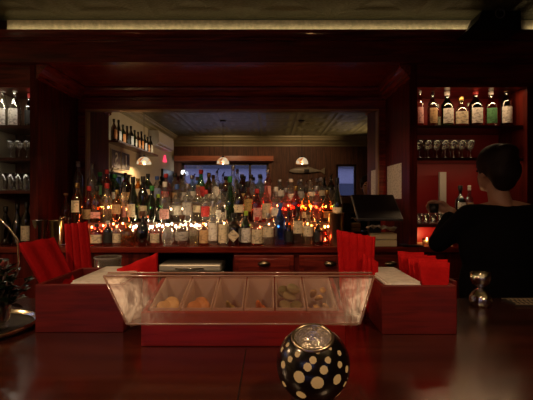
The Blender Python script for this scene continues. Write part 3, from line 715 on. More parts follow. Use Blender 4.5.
bw = (x1-x0-2*t-.006)/6
def insert_tray(i, lab):
    a = x0+t+.003+bw*i+.002; b_ = a+bw-.004
    o = MB(); F0, B0 = 1.035, 1.20; dz = .048
    top = [(a, F0, .094), (b_, F0, .094), (b_, B0, .094+dz), (a, B0, .094+dz)]
    c = .006
    bot = [(a+c, F0+.004, .014), (b_-c, F0+.004, .014), (b_-c, B0-.008, .03), (a+c, B0-.008, .03)]
    w_ = .003
    top2 = [(a+w_, F0+w_, .094), (b_-w_, F0+w_, .094), (b_-w_, B0-w_, .094+dz), (a+w_, B0-w_, .094+dz)]
    bot2 = [(a+c+w_, F0+.007, .018), (b_-c-w_, F0+.007, .018), (b_-c-w_, B0-.011, .034), (a+c+w_, B0-.011, .034)]
    vs = [*top, *bot, *top2, *bot2]
    fs = [(7, 6, 5, 4), (12, 13, 14, 15)]
    for q in range(4):
        r_ = (q+1) % 4
        fs += [(4+q, 4+r_, r_, q), (8+q, 8+r_, 12+r_, 12+q), (q, r_, 8+r_, 8+q)]
    ob = o.add([(v[0]-(a+b_)/2, v[1]-1.117, v[2]-.014) for v in vs], fs).build('garnish_insert', INS, loc=((a+b_)/2, 1.117, BT+.014))
    return tag(ob, lab, 'insert tray', 'white inserts in the garnish station')
FILL = ['pale citrus slices', 'orange-brown citrus rounds', 'yellow-green peel strips', 'bright orange peel wedges', 'grey-green lime pieces', 'tan citrus wedges']
for i in range(6): insert_tray(i, 'translucent white insert holding %s in the garnish station' % FILL[i])
def cx(i): return x0+t+.003+bw*(i+.5)
def wheel(r, th): return MB().lathe([(.001, -th/2), (r*.95, -th/2), (r, -th/4), (r, th/4), (r*.95, th/2), (.001, th/2)], 18)
def wedge(r, l):
    mb = MB(); n = 8; vs = []
    for k2 in range(n+1):
        u = -1+2*k2/n; s_ = r*math.sqrt(max(.02, 1-u*u))
        vs += [(u*l, -s_*.55, 0), (u*l, s_*.55, 0), (u*l, s_*.75, s_*.55), (u*l, 0, s_), (u*l, -s_*.75, s_*.55)]
    fs = [(0, 1, 2, 3, 4), tuple(n*5+k2 for k2 in (4, 3, 2, 1, 0))]
    for a in range(n):
        for j in range(5): fs.append((a*5+j, a*5+(j+1) % 5, (a+1)*5+(j+1) % 5, (a+1)*5+j))
    return mb.add(vs, fs, True)
def garnish(i, k2, mb, mat, nm, lab, dx, dy, dz, rot):
    zf = BT+.048+dy*.2
    o = mb.build(nm, mat, loc=(cx(i)+dx, 1.060+dy, zf+dz), rot=rot); tag(o, lab, 'garnish', 'garnishes in the station')
POSN = ['nearest the front', 'in the middle', 'at the back', 'leaning at the left', 'on top']
for k2, (dx, dy, dz, rot) in enumerate([(-.012, .015, .03, (1.0, .2, .2)), (.010, .02, .03, (1.1, .1, -.3)), (0, .05, .025, (1.2, -.2, .1))]):
    garnish(0, k2, wheel(.022, .006), LEM, 'citrus_slice', 'pale citrus slice %s of the first insert' % POSN[k2], dx, dy, dz, rot)
    garnish(1, k2, wheel(.021, .007), plain('orange_brown_flesh', (.62, .30, .10), .5, noise=.3, nscale=50), 'citrus_round', 'orange-brown citrus round %s of the second insert' % POSN[k2], dx, dy, dz, rot)
for k2, (dx, dy, dz, rot) in enumerate([(-.014, .01, .02, (.3, .6, 1.2)), (.012, .015, .022, (.2, -.5, 1.9)), (0, .04, .02, (.1, .9, .8)), (-.006, .025, .034, (.4, .7, 1.6))]):
    garnish(2, k2, wedge(.010, .024), plain('yellow_green_peel', (.46, .42, .14), .45, noise=.3, nscale=50), 'peel_strip', 'yellow-green peel strip %s of the third insert' % POSN[k2], dx, dy, dz, rot)
    garnish(3, k2, wedge(.011, .022), ORA, 'peel_wedge', 'bright orange peel wedge %s of the fourth insert' % POSN[k2], dx, dy-.002, dz, (rot[0]+.2, rot[1]*1.3, rot[2]))
for k2, (dx, dy, dz, rot) in enumerate([(-.012, .02, .035, (.5, .3, .2)), (.014, .015, .035, (.6, -.4, -.3)), (.0, .055, .045, (.5, .1, .5)), (-.014, .075, .05, (.7, -.1, .4)), (.012, .07, .06, (.4, .4, .1))]):
    garnish(4, k2, wheel(.019, .009), OLV if k2 % 2 else LIM, 'lime_piece', 'grey-green lime piece %s of the fifth insert' % POSN[k2], dx, dy, dz, rot)
    garnish(5, k2, wedge(.013, .026), PIN if k2 % 2 else LEM, 'citrus_wedge', 'tan citrus wedge %s of the sixth insert' % POSN[k2], dx, dy, dz-.008, (rot[0]*.6, .5-rot[1], 1.3+rot[2]))

# service boxes with paper and napkins ------------------------------------------------
def service_box(name, lab, xa, xb, y0, y1, zt, div, side):
    o = thing(name, lab, 'caddy', ((xa+xb)/2, y0, BT), 0, 'wooden caddies on the bar')
    cx_ = (xa+xb)/2; a, b_ = xa-cx_, xb-cx_; h = zt-BT; D = y1-y0; t = .012; dv = div-cx_
    m = MB(); m.box(a, b_, 0, t, 0, h).box(a, b_, D-t, D, 0, h).box(a, a+t, t, D-t, 0, h).box(b_-t, b_, t, D-t, 0, h).box(a+t, b_-t, t, D-t, 0, .01)
    m.build('case', BOXW, o, bevel=.002)
    MB().box(dv-t/2, dv+t/2, t, D-t, .01, h-.01).build('divider', BOXW, o)
    return o
def paper_stack(lab, xa, xb, y0, y1, z0, z1):
    o = MB().box(xa, xb, y0, y1, z0, z1-.006).box(xa+.004, xb-.001, y0+.003, y1-.004, z1-.006, z1).build('paper_stack', WPAPER); tag(o, lab, 'paper', 'white paper stacks in the caddies')
def napkin(lab, corners, grp, mat=NAP, th=.006, pleats=7, amp=.004, bow=.0):
    """cloth sheet between four corners (bottom-left, bottom-right, top-right, top-left), pleated across its width"""
    bl, br_, tr, tl = [Vector(c) for c in corners]; nu, nv = 36, 10; nn = (br_-bl).cross(tl-bl).normalized()
    vs = []; fs = []
    for i in range(nu+1):
        u = i/nu
        for j in range(nv+1):
            v = j/nv
            p = (bl*(1-u)+br_*u)*(1-v)+(tl*(1-u)+tr*u)*v
            p = p+nn*(amp*math.sin(u*pleats*2*PI)*(.6+.4*v)+bow*math.sin(v*PI))
            p.z += .0012*math.sin(u*pleats*2*PI+1)*v
            vs.append(p)
    for i in range(nu):
        for j in range(nv): fs.append((i*(nv+1)+j, (i+1)*(nv+1)+j, (i+1)*(nv+1)+j+1, i*(nv+1)+j+1))
    o = MB().add(vs, fs, True).build('folded_napkin', mat); s_ = o.modifiers.new('thick', 'SOLIDIFY'); s_.thickness = th; s_.offset = 0
    return tag(o, lab, 'napkin', grp)
service_box('bar_caddy', 'low wooden caddy with white paper, between mint glass and garnish station', X(35, 1.126), -.415, 1.126, 1.40, 1.205, -.585, -1)
paper_stack('white paper sheets stacked in the left caddy', -.572, -.432, 1.142, 1.384, BT+.012, 1.212)
service_box('bar_caddy', 'low wooden caddy with white paper, right of the garnish station', .308, .515, 1.11, 1.39, 1.205, .432, 1)
paper_stack('white paper sheets stacked in the right caddy', .324, .422, 1.126, 1.374, BT+.012, 1.212)
o = MB().box(.521, .535, 1.15, 1.37, BT, 1.21).build('wooden_board', BOXW, bevel=.002); tag(o, 'upright wooden board leaning against the right caddy', 'board')
for i in range(9):
    y = 1.135+.026*i; zt = 1.262+.006*math.sin(i*2.1); sx = .006*math.sin(i*1.7)
    napkin('folded red napkin, %s from the front of the upright row in right caddy' % ORD[i], [(.444, y, BT+.014), (.498, y, BT+.014), (.512+sx, y+.012, zt), (.424+sx, y+.012, zt+.004)], 'red napkins standing in the right caddy', NAP, .008, 1, .003)
D1 = 1.30
def PX(px, py, d): return (X(px, d), d, Z(py, d))
napkin('tall fanned red napkin standing behind the right end of garnish station', [(.232, 1.305, BT+.002), (.325, 1.305, BT+.002), PX(375, 237, 1.30), PX(337, 230, 1.30)], 'red napkins standing behind the station', NAP, .010, 5, .004)
napkin('small red napkin fold in front of the tall fanned right one', [(.285, 1.27, BT+.002), (.338, 1.27, BT+.002), PX(377, 262, 1.27), PX(364, 254, 1.27)], 'red napkins standing behind the station', NAP, .010, 3, .005)
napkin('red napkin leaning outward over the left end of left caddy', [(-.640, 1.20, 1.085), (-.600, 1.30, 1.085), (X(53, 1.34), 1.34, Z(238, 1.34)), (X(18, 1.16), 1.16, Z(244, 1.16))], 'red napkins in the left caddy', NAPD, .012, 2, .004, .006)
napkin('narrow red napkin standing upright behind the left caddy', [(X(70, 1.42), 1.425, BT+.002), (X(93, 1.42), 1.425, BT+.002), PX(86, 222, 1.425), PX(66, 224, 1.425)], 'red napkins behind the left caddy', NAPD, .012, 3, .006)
napkin('red napkin slanting up behind the left end of garnish station', [(X(120, 1.30), 1.305, BT+.002), (X(157, 1.30), 1.305, BT+.002), PX(157, 253, 1.30), PX(118, 269, 1.30)], 'red napkins standing behind the station', NAP, .012, 2, .004)
mg = tumbler_mesh(.165, .047).build('mixing_glass', glass((.92, .90, .86), .16, 'mixing_glass_glass', .1, .10, (.8, .76, .7)), loc=(X(108.5, 1.46), 1.455, BT)); tag(mg, 'clear mixing glass behind the left caddy', 'glass')
MB().lathe([(.0445, .163), (.0475, .1655), (.049, .163), (.0475, .160)], 32).build('rim_highlight', glass((.8, .8, .78), .3, 'rim_highlight_glass', .15, .45, (.85, .82, .76)), mg)  # hazy ring added, its pale colour paints the highlight along the rim

# jigger, mat ----------------------------------------------------------------------
hj = .118
jg = MB().lathe([(.001, .012), (.031, 0), (.034, .001), (.038, .018), (.036, .034), (.026, .050), (.012, .060), (.009, .064), (.012, .068), (.026, .077), (.033, .092), (.034, hj), (.032, hj), (.031, .092), (.022, .080), (.004, .072)], 14, smooth=True).build('jigger', plain('hammered_silver', (.66, .60, .48), .18, 1, noise=.2, nscale=60, bump=1.0), loc=(X(480.5, 1.40), 1.40, BT))
tag(jg, 'double-ended silver jigger standing on the bar in front of the bartender', 'jigger')
mt = MB().box(.855, 1.35, 1.395, 1.485, BT, BT+.006).build('bar_mat', plain('black_rubber', (.012, .010, .009), .6)); tag(mt, 'pale slotted bar mat at the far right edge of the bar', 'mat')
sl = MB()
for i in range(30):
    for j in range(3):
        xx = .862+.016*i+.005*(j % 2); yy = 1.402+.027*j
        if xx < 1.335: sl.add([(xx, yy, .0064), (xx+.010, yy, .0064), (xx+.013, yy+.021, .0064), (xx+.003, yy+.021, .0064)], [(0, 1, 2, 3)])
bb = MB().box(.855, 1.35, 1.395, 1.399, .0055, .0066).box(.855, 1.35, 1.481, 1.485, .0055, .0066); sl.add(bb.v, bb.f)
s_ = sl.build('woven_face', plain('pale_mat', (.42, .34, .22), .5), mt, loc=(0, 0, BT)); s_['label'] = 'pale slotted pattern'

# candle holder ------------------------------------------------------------------------
cc = Vector((X(313, .74), .74, Z(364, .74))); R = .0675; base = cc.z-BT+.0005
ch = thing('candle_holder', 'black globe candle holder with cream dots, nearest thing on the bar', 'candle holder', (cc.x, cc.y, BT+.001))
def sph(px, py):
    """ray through a picture point to the globe"""
    dirv = Vector(((px-271)/F, 1, -(py-197.5)/F)).normalized(); oc = Vector((0, 0, CZ))-cc
    b_ = oc.dot(dirv); q = b_*b_-(oc.dot(oc)-R*R)
    tt = -b_-math.sqrt(max(q, 0)); return (oc+dirv*tt).normalized()
dots = [(283, 365.5, 3.2), (284, 385, 2.8), (290, 360, 2.6), (297.5, 355, 2.6), (304, 349, 2.1), (317.5, 352, 2.3), (313, 361, 3.1), (328, 361, 2.8), (307.5, 368, 3.5), (324, 371, 3.6), (299, 378, 5.0), (317.5, 384, 5.4),
        (337.5, 380.5, 4.4), (340, 365.5, 2.8), (339.5, 354, 2.4), (287.5, 345.5, 2.2), (282, 350, 2.2), (286, 338, 1.8), (301, 396, 4.4), (338, 396, 3.6), (347, 370, 3.0), (330, 349, 1.8), (294, 342, 1.7), (345, 385, 2.6)]
TR_ = Matrix.Rotation(-.05, 3, 'Y') @ Matrix.Rotation(.33, 3, 'X'); TI = TR_.inverted()
DV = [(TI @ sph(a, b_), r*.74/F/R*1.08) for a, b_, r in dots]
for k2 in range(60):   # the far side carries the same scatter
    u = random.uniform(-.85, .6); a = random.uniform(0, 2*PI); v = Vector((math.sqrt(1-u*u)*math.cos(a), math.sqrt(1-u*u)*math.sin(a), u)); r = random.uniform(.05, .12)
    if v.dot(TI @ (Vector((0, 0, CZ))-cc).normalized()) > .0: continue
    if all((v-q).length > r+s2+.06 for q, s2 in DV): DV.append((v, r))
rim_r = .037; tz = math.sqrt(R*R-rim_r*rim_r); th1 = math.acos(tz/R); th0 = PI-.02
nu, nv = 300, 170; vs = []; fs = []; mi = []
for i in range(nv+1):
    th_ = th1+(th0-th1)*i/nv
    for j in range(nu):
        a = 2*PI*j/nu; vs.append((R*math.sin(th_)*math.cos(a), R*math.sin(th_)*math.sin(a), R*math.cos(th_)))
shell = MB()
for i in range(nv):
    for j in range(nu):
        th_ = th1+(th0-th1)*(i+.5)/nv; a = 2*PI*(j+.5)/nu
        n_ = Vector((math.sin(th_)*math.cos(a), math.sin(th_)*math.sin(a), math.cos(th_)))
        fs.append((i*nu+j, i*nu+(j+1) % nu, (i+1)*nu+(j+1) % nu, (i+1)*nu+j)); mi.append(1 if any((n_-q).length < s2 for q, s2 in DV) else 0)
shell.add(vs, fs, True); shell.mi = mi
DOT = bpy.data.materials.new('cream_dot_glass'); DOT.use_nodes = True; nt = DOT.node_tree; nt.nodes.clear()
o_ = N(nt, 'ShaderNodeOutputMaterial'); a_ = N(nt, 'ShaderNodeBsdfDiffuse'); b2 = N(nt, 'ShaderNodeBsdfTranslucent'); m_ = N(nt, 'ShaderNodeMixShader')
a_.inputs[0].default_value = (.80, .68, .45, 1); b2.inputs[0].default_value = (.9, .75, .48, 1); m_.inputs[0].default_value = .5
nt.links.new(a_.outputs[0], m_.inputs[1]); nt.links.new(b2.outputs[0], m_.inputs[2]); nt.links.new(m_.outputs[0], o_.inputs[0])
BLKC = plain('black_glaze', (.006, .005, .005), .22, coat=.3)
te = TR_.to_euler(); tl = (0, 0, base)
shell.build('globe', [BLKC, DOT], ch, tl, te)
rm = MB().lathe([(rim_r-.004, tz-.003), (rim_r-.004, tz+.003), (rim_r, tz+.004), (rim_r+.002, tz), (rim_r, tz-.003)], 40)
rm.build('rim', plain('pewter_rim', (.62, .52, .36), .3, 1), ch, tl, te)
MB().lathe([(.001, tz-.030), (.020, tz-.028), (.031, tz-.012), (.033, tz-.001)], 24).build('inner_cup', plain('crackled_silver', (.75, .68, .58), .22, .85, noise=.35, nscale=150, bump=1.0), ch, tl, te)
MB().lathe([(.001, 0), (.040, 0), (.040, .008), (.034, .016), (.001, .016)], 24).build('base', BLKC, ch)
lamp('candle_light', 'POINT', (cc.x, cc.y, cc.z-.015), .08, (1, .62, .28), .012)

# mint bunch on a silver-rimmed tray, bar tools --------------------------------------------
tx, ty = -.832, 1.14
tr_ = MB().lathe([(.001, .004), (.130, .004), (.137, .011), (.140, .008), (.135, 0), (.001, 0)], 48).build('round_tray', plain('black_rubber', (.012, .010, .009), .6), loc=(tx, ty, BT)); tag(tr_, 'round silver-rimmed tray under the mint bunch at the left end of the bar', 'tray')
o = MB().lathe([(.136, .011), (.142, .020), (.146, .022), (.151, .019), (.147, .009), (.1402, .008)], 56).build('rim', plain('tarnished_silver', (.66, .60, .42), .18, 1), tr_); o['label'] = 'silver rim'
mi_ = thing('mint_bunch', 'dark leafy mint bunch in a glass on the round silver tray', 'herb bunch', (tx+.045, ty, BT+.0055))
tumbler_mesh(.085, .04).build('glass', GLS, mi_)
LF = plain('dark_mint_leaf', (.006, .014, .007), .25, coat=.3, noise=.3)
stm = MB(); lv = MB(); rr = random.Random(3)
for i in range(34):
    a = rr.uniform(0, 2*PI); r0 = rr.uniform(0, .026); r1 = rr.uniform(.02, .085); hh = rr.uniform(.09, .20)
    p = Vector((r0*math.cos(a), r0*math.sin(a), .02)); q = Vector((r1*math.cos(a), r1*math.sin(a), hh))
    stm.tube([p, p.lerp(q, .5)+Vector((0, 0, .015)), q], .0022, 6)
    for k2 in range(10):
        c = p.lerp(q, .45+.55*k2/9); b_ = rr.uniform(0, 2*PI); l = rr.uniform(.022, .040); tl = rr.uniform(-.3, .6)
        dv = Vector((math.cos(b_)*math.cos(tl), math.sin(b_)*math.cos(tl), math.sin(tl))); sd = dv.cross(Vector((0, 0, 1))).normalized()*l*.42; up = sd.cross(dv).normalized()*l*.12
        lv.add([c, c+dv*l*.45+sd+up, c+dv*l, c+dv*l*.45-sd+up, c+dv*l*.5], [(0, 4, 1), (1, 4, 2), (2, 4, 3), (3, 4, 0)], True)
stm.build('stems', plain('mint_stem', (.07, .04, .03), .5), mi_); lv.build('leaves', LF, mi_)
tool = thing('bar_spoon', 'long bent bar spoon sticking out of the mint glass', 'spoon', (tx+.045, ty+.005, BT+.02))
sx_, sy_ = tx+.045, ty+.005
def rel(px, py, d): return (X(px, d)-sx_, d-sy_, Z(py, d)-BT-.02)
MB().tube([(.015, .005, .004), rel(19, 262, 1.16), rel(18, 240, 1.16), rel(9, 228, 1.15), rel(-4, 214, 1.14)], .0028, 8).build('handle', plain('warm_steel', (.75, .62, .42), .2, 1), tool)
MB().ell((.0, 0, 0), (.012, .006, .016), 12, 8).build('bowl', plain('warm_steel', (.75, .62, .42), .2, 1), tool, rel(-6, 212, 1.14))
stw = thing('muddler', 'short stick with pink end standing in the mint glass', 'muddler', (tx+.045-.01, ty+.015, BT+.02))
MB().tube([(0, 0, 0), (.012, .004, .16)], .007, 10).build('shaft', BLACKP, stw)
MB().tube([(.012, .004, .16), (.0135, .0045, .182)], .009, 10).build('end_cap', plain('pink_rubber', (.60, .16, .16), .4), stw)

# ------------------------------------------------------------------ pendants over the bar
def pendant_mat():
    m = bpy.data.materials.new('mosaic_glass'); m.use_nodes = True; nt = m.node_tree; nt.nodes.clear(); L = nt.links.new
    out = N(nt, 'ShaderNodeOutputMaterial'); e = N(nt, 'ShaderNodeEmission'); tc = N(nt, 'ShaderNodeTexCoord'); vo = N(nt, 'ShaderNodeTexVoronoi'); vo.inputs['Scale'].default_value = 15
    cr = N(nt, 'ShaderNodeValToRGB'); cr.color_ramp.interpolation = 'CONSTANT'
    cr.color_ramp.elements[0].color = (1, .50, .20, 1); cr.color_ramp.elements[1].position = .35; cr.color_ramp.elements[1].color = (1, .82, .56, 1)
    el = cr.color_ramp.elements.new(.72); el.color = (.75, .20, .06, 1); el = cr.color_ramp.elements.new(.86); el.color = (1, .62, .30, 1)
    L(tc.outputs['Object'], vo.inputs['Vector']); sx = N(nt, 'ShaderNodeSeparateColor'); L(vo.outputs['Color'], sx.inputs[0]); L(sx.outputs[0], cr.inputs[0]); L(cr.outputs[0], e.inputs[0]); e.inputs[1].default_value = .8
    tr = N(nt, 'ShaderNodeBsdfTransparent'); mx = N(nt, 'ShaderNodeMixShader'); mx.inputs[0].default_value = .93; L(cr.outputs[0], tr.inputs[0])
    L(tr.outputs[0], mx.inputs[1]); L(e.outputs[0], mx.inputs[2]); L(mx.outputs[0], out.inputs[0]); return m
PM = pendant_mat()
def pendant(loc, lab, power):
    t = thing('pendant_lamp', lab, 'pendant lamp', loc, 0, 'mosaic pendant lamps')
    MB().lathe([(.018, .075), (.045, .068), (.075, .045), (.095, .010), (.10, -.03), (.095, -.032), (.09, .008), (.07, .04), (.04, .062)], 28).build('shade', PM, t)
    MB().lathe([(.001, .10), (.014, .098), (.022, .085), (.024, .073), (.001, .072)], 16).build('cap', BLACKP, t)
    MB().tube([(0, 0, .098), (0, 0, CE-loc[2]-.02)], .003, 6).build('cord', BLACKP, t)
    MB().lathe([(.05, CE-loc[2]-.022), (.05, CE-loc[2]-.001)], 16, cap=True).build('ceiling_rose', BLACKP, t)
    lamp('pendant_light', 'POINT', (loc[0], loc[1], loc[2]-.005), power, WARM, .022)
pendant((X(223, 6.5), .40, Z(162, 6.5)), 'mosaic glass pendant lamp over the bar, seen in the mirror before the large window', 16)
pendant((X(302, 6.5), .40, Z(162, 6.5)), 'mosaic glass pendant lamp over the bar, seen in the mirror above the mounted fish', 16)
pendant((-1.80, 1.23, 1.95), 'mosaic glass pendant lamp beside the cream wall below the bottle shelf', 22)

# ------------------------------------------------------------------ seating side, seen in the mirror
ws = MB().box(WL, WL+.16, .30, 2.02, 2.125, 2.15).build('wall_shelf', SH); tag(ws, 'long dark shelf of bottles on the cream wall', 'shelf')
for i in range(11):
    y = 1.96-.15*i
    lab = ['orange', 'white', 'orange', 'black', 'white', 'cream', 'orange', 'orange', 'white', 'orange', 'cream'][i]
    bottle(WL+.08, y, 2.15, ['std', 'burg'][i % 2], .27+.02*math.sin(i*2), .036, ['brown', 'black', 'dgreen'][i % 3], lab, 'black', 'dark bottle with %s label, %s from the mirror end of the wall shelf' % (lab, ORD[i]), 'bottles on the cream wall shelf', (.08, .50), rz=PI/2)
def letter_tile(ch_, y, lab):
    t = thing('letter_tile', lab, 'sign', (WL+.002, y, 1.82), 0, 'letter tiles on the cream wall')
    MB().box(0, .012, -.155, .155, 0, .25).build('border', plain('pale_border', (.55, .50, .38), .5), t)
    MB().box(.012, .016, -.145, .145, .012, .238).build('panel', plain('black_panel', (.012, .012, .012), .4), t)
    cu = bpy.data.curves.new('letter', 'FONT'); cu.body = ch_; cu.size = .215; cu.extrude = .002; cu.align_x = 'CENTER'; cu.align_y = 'CENTER'; cu.offset = .002
    o = bpy.data.objects.new('letter', cu); COL.objects.link(o); o.parent = t; o.location = (.019, 0, .125); o.rotation_euler = (PI/2, 0, PI/2)
    cu.materials.append(plain('pale_letter', (.75, .70, .58), .5))
    bpy.context.view_layer.update()
    me = bpy.data.meshes.new_from_object(o.evaluated_get(bpy.context.evaluated_depsgraph_get()))
    o2 = bpy.data.objects.new('character', me); COL.objects.link(o2); o2.parent = t; o2.location = (.019, 0, .125); o2.rotation_euler = (PI/2, 0, PI/2)
    bpy.data.objects.remove(o)
letter_tile('S', 1.72, 'black tile with a pale letter S on the cream wall')
letter_tile('I', 1.38, 'black tile with a pale letter I on the cream wall')
ac = thing('air_conditioner', 'white split air conditioner high on the cream wall', 'air conditioner', (WL, -.20, 2.28))
MB().sweep([(.001, .04), (.12, .04), (.17, .09), (.17, .25), (.155, .28), (.001, .28)], 'y', -.5, .5, 1, (0, 0)).build('casing', WHITEP, ac)
MB().box(.10, .168, -.46, .46, .05, .062).build('louvre', plain('grey_plastic', (.4, .39, .36), .5), ac)
tr3 = MB().add([(0, -.10, 0), (0, .10, 0), (0, 0, .13), (.03, -.10, 0), (.03, .10, 0), (.03, 0, .13)], [(0, 1, 2), (3, 5, 4), (0, 3, 4, 1), (1, 4, 5, 2), (2, 5, 3, 0)]).build('lit_sign', plain('pink_lit_sign', (.4, .03, .06), .4, emit=(1, .06, .14), es=1.6), loc=(WL+.003, -.65, 2.12)); tag(tr3, 'small glowing pink triangular sign on the cream wall past the air conditioner', 'sign')
dd = MB().box(WL, WL+.04, -1.30, -.45, 0, 1.98); o = struct('door_1', dd, plain('dark_door', (.02, .014, .010), .4), 'dark door in the cream wall')
v = MB().box(-1.98, .05, WF, WF+.16, 2.20, 2.30).build('window_valance', wood('reddish_valance', (.36, .11, .06), (.55, .20, .11), 'X')); tag(v, 'reddish wooden valance over the large window', 'valance')
fi = thing('mounted_fish', 'long pale mounted fish on the brown panelled wall', 'mounted fish', (.735, WF+.045, 2.0))
fb = MB(); n = 16; pts = []; rs = []
for i in range(n+1):
    u = i/n; pts.append((-.36+.66*u, 0, .012*math.sin(u*PI))); rs.append(.006+.058*math.sin(PI*min(1, u*1.02)**.75)**.8 if 0 < i < n else .008)
fb.tube(pts, rs, 14); bo = fb.build('body', plain('grey_fish_skin', (.34, .31, .25), .35, noise=.3, nscale=30), fi); bo.scale = (1, .45, 1)
FN = plain('fish_fin', (.26, .22, .16), .5)
MB().hexa([(.28, -.004, -.01), (.38, -.004, -.07), (.38, .004, -.07), (.28, .004, -.01), (.28, -.004, .01), (.38, -.004, .07), (.38, .004, .07), (.28, .004, .01)]).build('tail', FN, fi)
MB().hexa([(-.02, -.003, .05), (.14, -.003, .045), (.14, .003, .045), (-.02, .003, .05), (.02, -.003, .095), (.13, -.003, .065), (.13, .003, .065), (.02, .003, .095)]).build('dorsal_fin', FN, fi)
MB().box(-.05, .05, .02, .044, -.03, .03).build('wall_mount', BLACKP, fi)
# street outside
bl = thing('street_building', 'pale building across the street outside the windows', 'building', (-1.0, -9.0, 0))
MB().box(-9, 9, -.3, 0, 0, 2.6).build('facade', plain('grey_blue_facade', (.30, .30, .34), .8), bl)
MB().box(-9.2, 9.2, -.4, .15, 2.6, 2.8).build('roof', plain('dark_roof', (.08, .08, .09), .8), bl)
for i in range(8): MB().box(-6.5+1.7*i, -5.7+1.7*i, 0, .02, 1.0, 2.0).build('window', plain('dark_pane', (.04, .05, .07), .2), bl)
gl = thing('globe_lamp', 'small white globe lamp at the edge of the large window', 'lamp', (X(182, 8.1), WF+.10, Z(172, 8.1)))
MB().ell((0, 0, 0), (.045, .045, .045)).build('globe', emis('white_globe', (.85, .92, 1), 6), gl)
MB().tube([(0, 0, -.04), (0, -.05, -.08), (0, -.10, -.08)], .008).build('bracket', BLACKP, gl)

# ------------------------------------------------------------------ bartender
def remeshed(mb, name, mat, parent, vox=.008, smooth=6):
    o = mb.build(name, mat, parent)
    r = o.modifiers.new('remesh', 'REMESH'); r.mode = 'VOXEL'; r.voxel_size = vox; r.use_smooth_shade = True
    s = o.modifiers.new('smooth', 'SMOOTH'); s.factor = .5; s.iterations = smooth
    return o
bx_, by_ = 1.20, 2.05
man = thing('person', 'bartender with dark pinned-up hair in a black top, reaching into the right niche', 'person', (bx_, by_, 0))
SKIN = plain('skin', (.42, .22, .14), .5, noise=.08, nscale=30)
yaw = .22       # head turned towards the alcove
HR = Matrix.Rotation(yaw, 3, 'Z')
hc = Vector((-.035, .03, 1.592))
def hp(v): return tuple(hc+HR @ Vector(v))
LS, RS = (-.185, .0, 1.35), (.19, .02, 1.35)
LE = (X(438, 2.20)-bx_, 2.20-by_, Z(243, 2.20)); LW = (X(452, 2.34)-bx_, 2.34-by_, Z(212, 2.34))
RE = (.25, .12, 1.09); RW = (.08, .30, 1.16)
body = MB()
body.cone((-.01, .0, 1.36), (-.03, .02, 1.50), .058, .050)                     # neck
body.ell(hp((0, .0, .018)), (.074, .092, .100), rot=HR)                        # skull
body.ell(hp((0, .035, -.045)), (.058, .062, .070), rot=HR)                     # face
body.ell(hp((0, .075, -.088)), (.026, .022, .022), rot=HR)                     # chin
body.cone(hp((0, .093, .005)), hp((0, .112, -.030)), .008, .013)               # nose
body.cone(hp((-.03, .080, .018)), hp((.03, .080, .018)), .012, .012)           # brow
body.cone(hp((-.018, .092, -.058)), hp((.018, .092, -.058)), .007, .007)       # lips
for s in (-1, 1):
    body.ell(hp((s*.075, -.005, -.015)), (.010, .020, .032), rot=HR)           # ears
    body.cone((s*.085, .01, .88), (s*.10, .02, .48), .085, .052); body.cone((s*.10, .02, .48), (s*.105, -.01, .09), .053, .034)
    body.cone((s*.105, -.03, .045), (s*.12, .15, .035), .040, .030)
body.ell((0, 0, 1.22), (.155, .095, .20)); body.ell((0, .0, 1.0), (.135, .085, .20)); body.ell((0, -.01, .90), (.165, .11, .13))
body.cone((-.04, 0, 1.385), LS, .052, .055); body.cone((.04, 0, 1.385), RS, .052, .055)
body.cone(LS, LE, .052, .040); body.cone(LE, LW, .040, .027); body.cone(RS, RE, .052, .040); body.cone(RE, RW, .040, .027)
def hand(wr, dirv, palmn, side):
    wr, dv, pn = Vector(wr), Vector(dirv).normalized(), Vector(palmn).normalized(); pn = (pn-dv*pn.dot(dv)).normalized(); sd = dv.cross(pn)*side
    body.cone(wr, wr+dv*.05, .026, .030); pc = wr+dv*.055
    body.cone(pc-sd*.022, pc+sd*.022+dv*.004, .017, .017); body.cone(pc-sd*.02+dv*.025, pc+sd*.02+dv*.03, .015, .014)
    for k3, (off, l) in enumerate(((-.031, .062), (-.0105, .075), (.0105, .080), (.031, .070))):
        a = pc+sd*off+dv*.034; b1 = a+dv*l*.42+pn*.010; b2_ = b1+dv*l*.18+pn*l*.32; b3 = b2_-dv*l*.06+pn*l*.26
        body.cone(a, b1, .0098, .0092); body.cone(b1, b2_, .0092, .0084); body.cone(b2_, b3, .0084, .0076)
    a = pc+sd*.026-dv*.02; b1 = a+sd*.024+dv*.022+pn*.012; b2_ = b1+dv*.026+pn*.020-sd*.002
    body.cone(a, b1, .014, .0115); body.cone(b1, b2_, .0115, .0095)
    return pc+dv*.045+pn*.03
hdir = Vector((-.45, .6, .28)); LHC = hand(LW, hdir, (-.75, -.5, -.45), 1)
RHC = hand(RW, (-.5, .8, .1), (.2, .2, -1), -1)
remeshed(body, 'body', SKIN, man, .006, 5)
top = MB()
top.ell((-.02, 0, 1.20), (.215, .125, .22)); top.ell((-.02, 0, 1.0), (.215, .12, .26)); top.ell((-.01, -.01, .90), (.20, .13, .12))
top.cone((-.05, -.012, 1.352), LS, .068, .068); top.cone((.05, -.012, 1.352), RS, .068, .068); top.ell((0, -.01, 1.34), (.17, .085, .075))
top.cone(LS, LE, .066, .053); top.cone(LE, Vector(LE).lerp(Vector(LW), .80), .052, .040); top.cone(RS, RE, .066, .053); top.cone(RE, Vector(RE).lerp(Vector(RW), .80), .052, .040)
remeshed(top, 'black_top', BLACKC, man, .010, 6)
tr2 = MB()
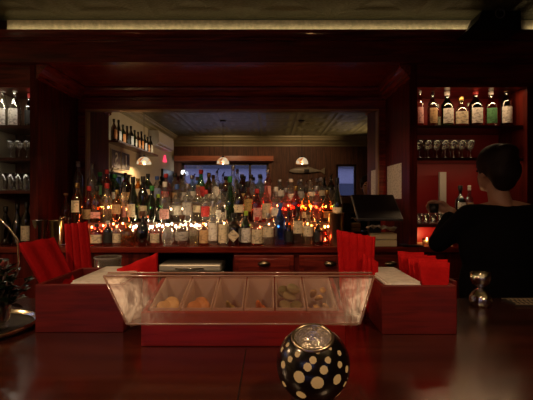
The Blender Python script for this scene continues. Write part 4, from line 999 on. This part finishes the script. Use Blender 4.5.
for s in (-1, 1):
    tr2.cone((s*.085, .01, .86), (s*.10, .02, .48), .098, .066); tr2.cone((s*.10, .02, .48), (s*.105, -.01, .10), .066, .052)
tr2.ell((0, -.01, .87), (.176, .122, .10))
remeshed(tr2, 'trousers', plain('black_trousers', (.008, .008, .009), .8), man, .012, 6)
hr = MB(); HRM = plain('dark_brown_hair', (.016, .008, .006), .55, noise=.4, nscale=120, bump=.5)
hr.ell(hp((0, -.016, .040)), (.096, .104, .098), rot=HR); hr.ell(hp((0, -.060, -.050)), (.066, .046, .062), rot=HR); hr.ell(hp((0, -.060, -.005)), (.088, .066, .085), rot=HR); hr.ell(hp((.0, -.075, .085)), (.058, .052, .045), rot=HR)
for s in (-1, 1): hr.ell(hp((s*.070, -.012, .02)), (.020, .055, .055), rot=HR)
HRM.node_tree.nodes['Principled BSDF'].inputs['Specular IOR Level'].default_value = .2
hair = remeshed(hr, 'hair', HRM, man, .008, 3)
ey = MB()
for s in (-1, 1): ey.ell(hp((s*.030, .086, .000)), (.013, .006, .006), 12, 8, rot=HR)
ey.build('eyes', plain('dark_eyes', (.03, .02, .015), .2), man)
for s in (-1, 1):
    MB().cone(hp((s*.016, .096, .022)), hp((s*.044, .084, .022)), .0035, .0028, 8).build('eyebrow', HRM, man)
for s in (-1, 1):
    sh = MB(); sh.cone((s*.105, -.04, .045), (s*.12, .17, .040), .048, .040); sh.box(s*.112-.045, s*.112+.045, -.08, .20, .0, .02)
    remeshed(sh, 'shoe', BLACKP, man, .01, 3)
cup = MB().lathe([(.001, 0), (.020, 0), (.024, .003), (.028, .055), (.026, .055), (.022, .005), (.001, .004)], 20).build('black_cup', BLACKP, loc=(bx_+LHC.x, by_+LHC.y, LHC.z-.03)); tag(cup, "small black cup held in the bartender's raised hand", 'cup')
ph = MB().box(-.075, .075, -.05, .05, 0, .012).build('black_tray', BLACKP, loc=(X(412, 2.83), 2.845, CT), bevel=.004); tag(ph, 'small black flat case on the counter near the right votive', 'case')
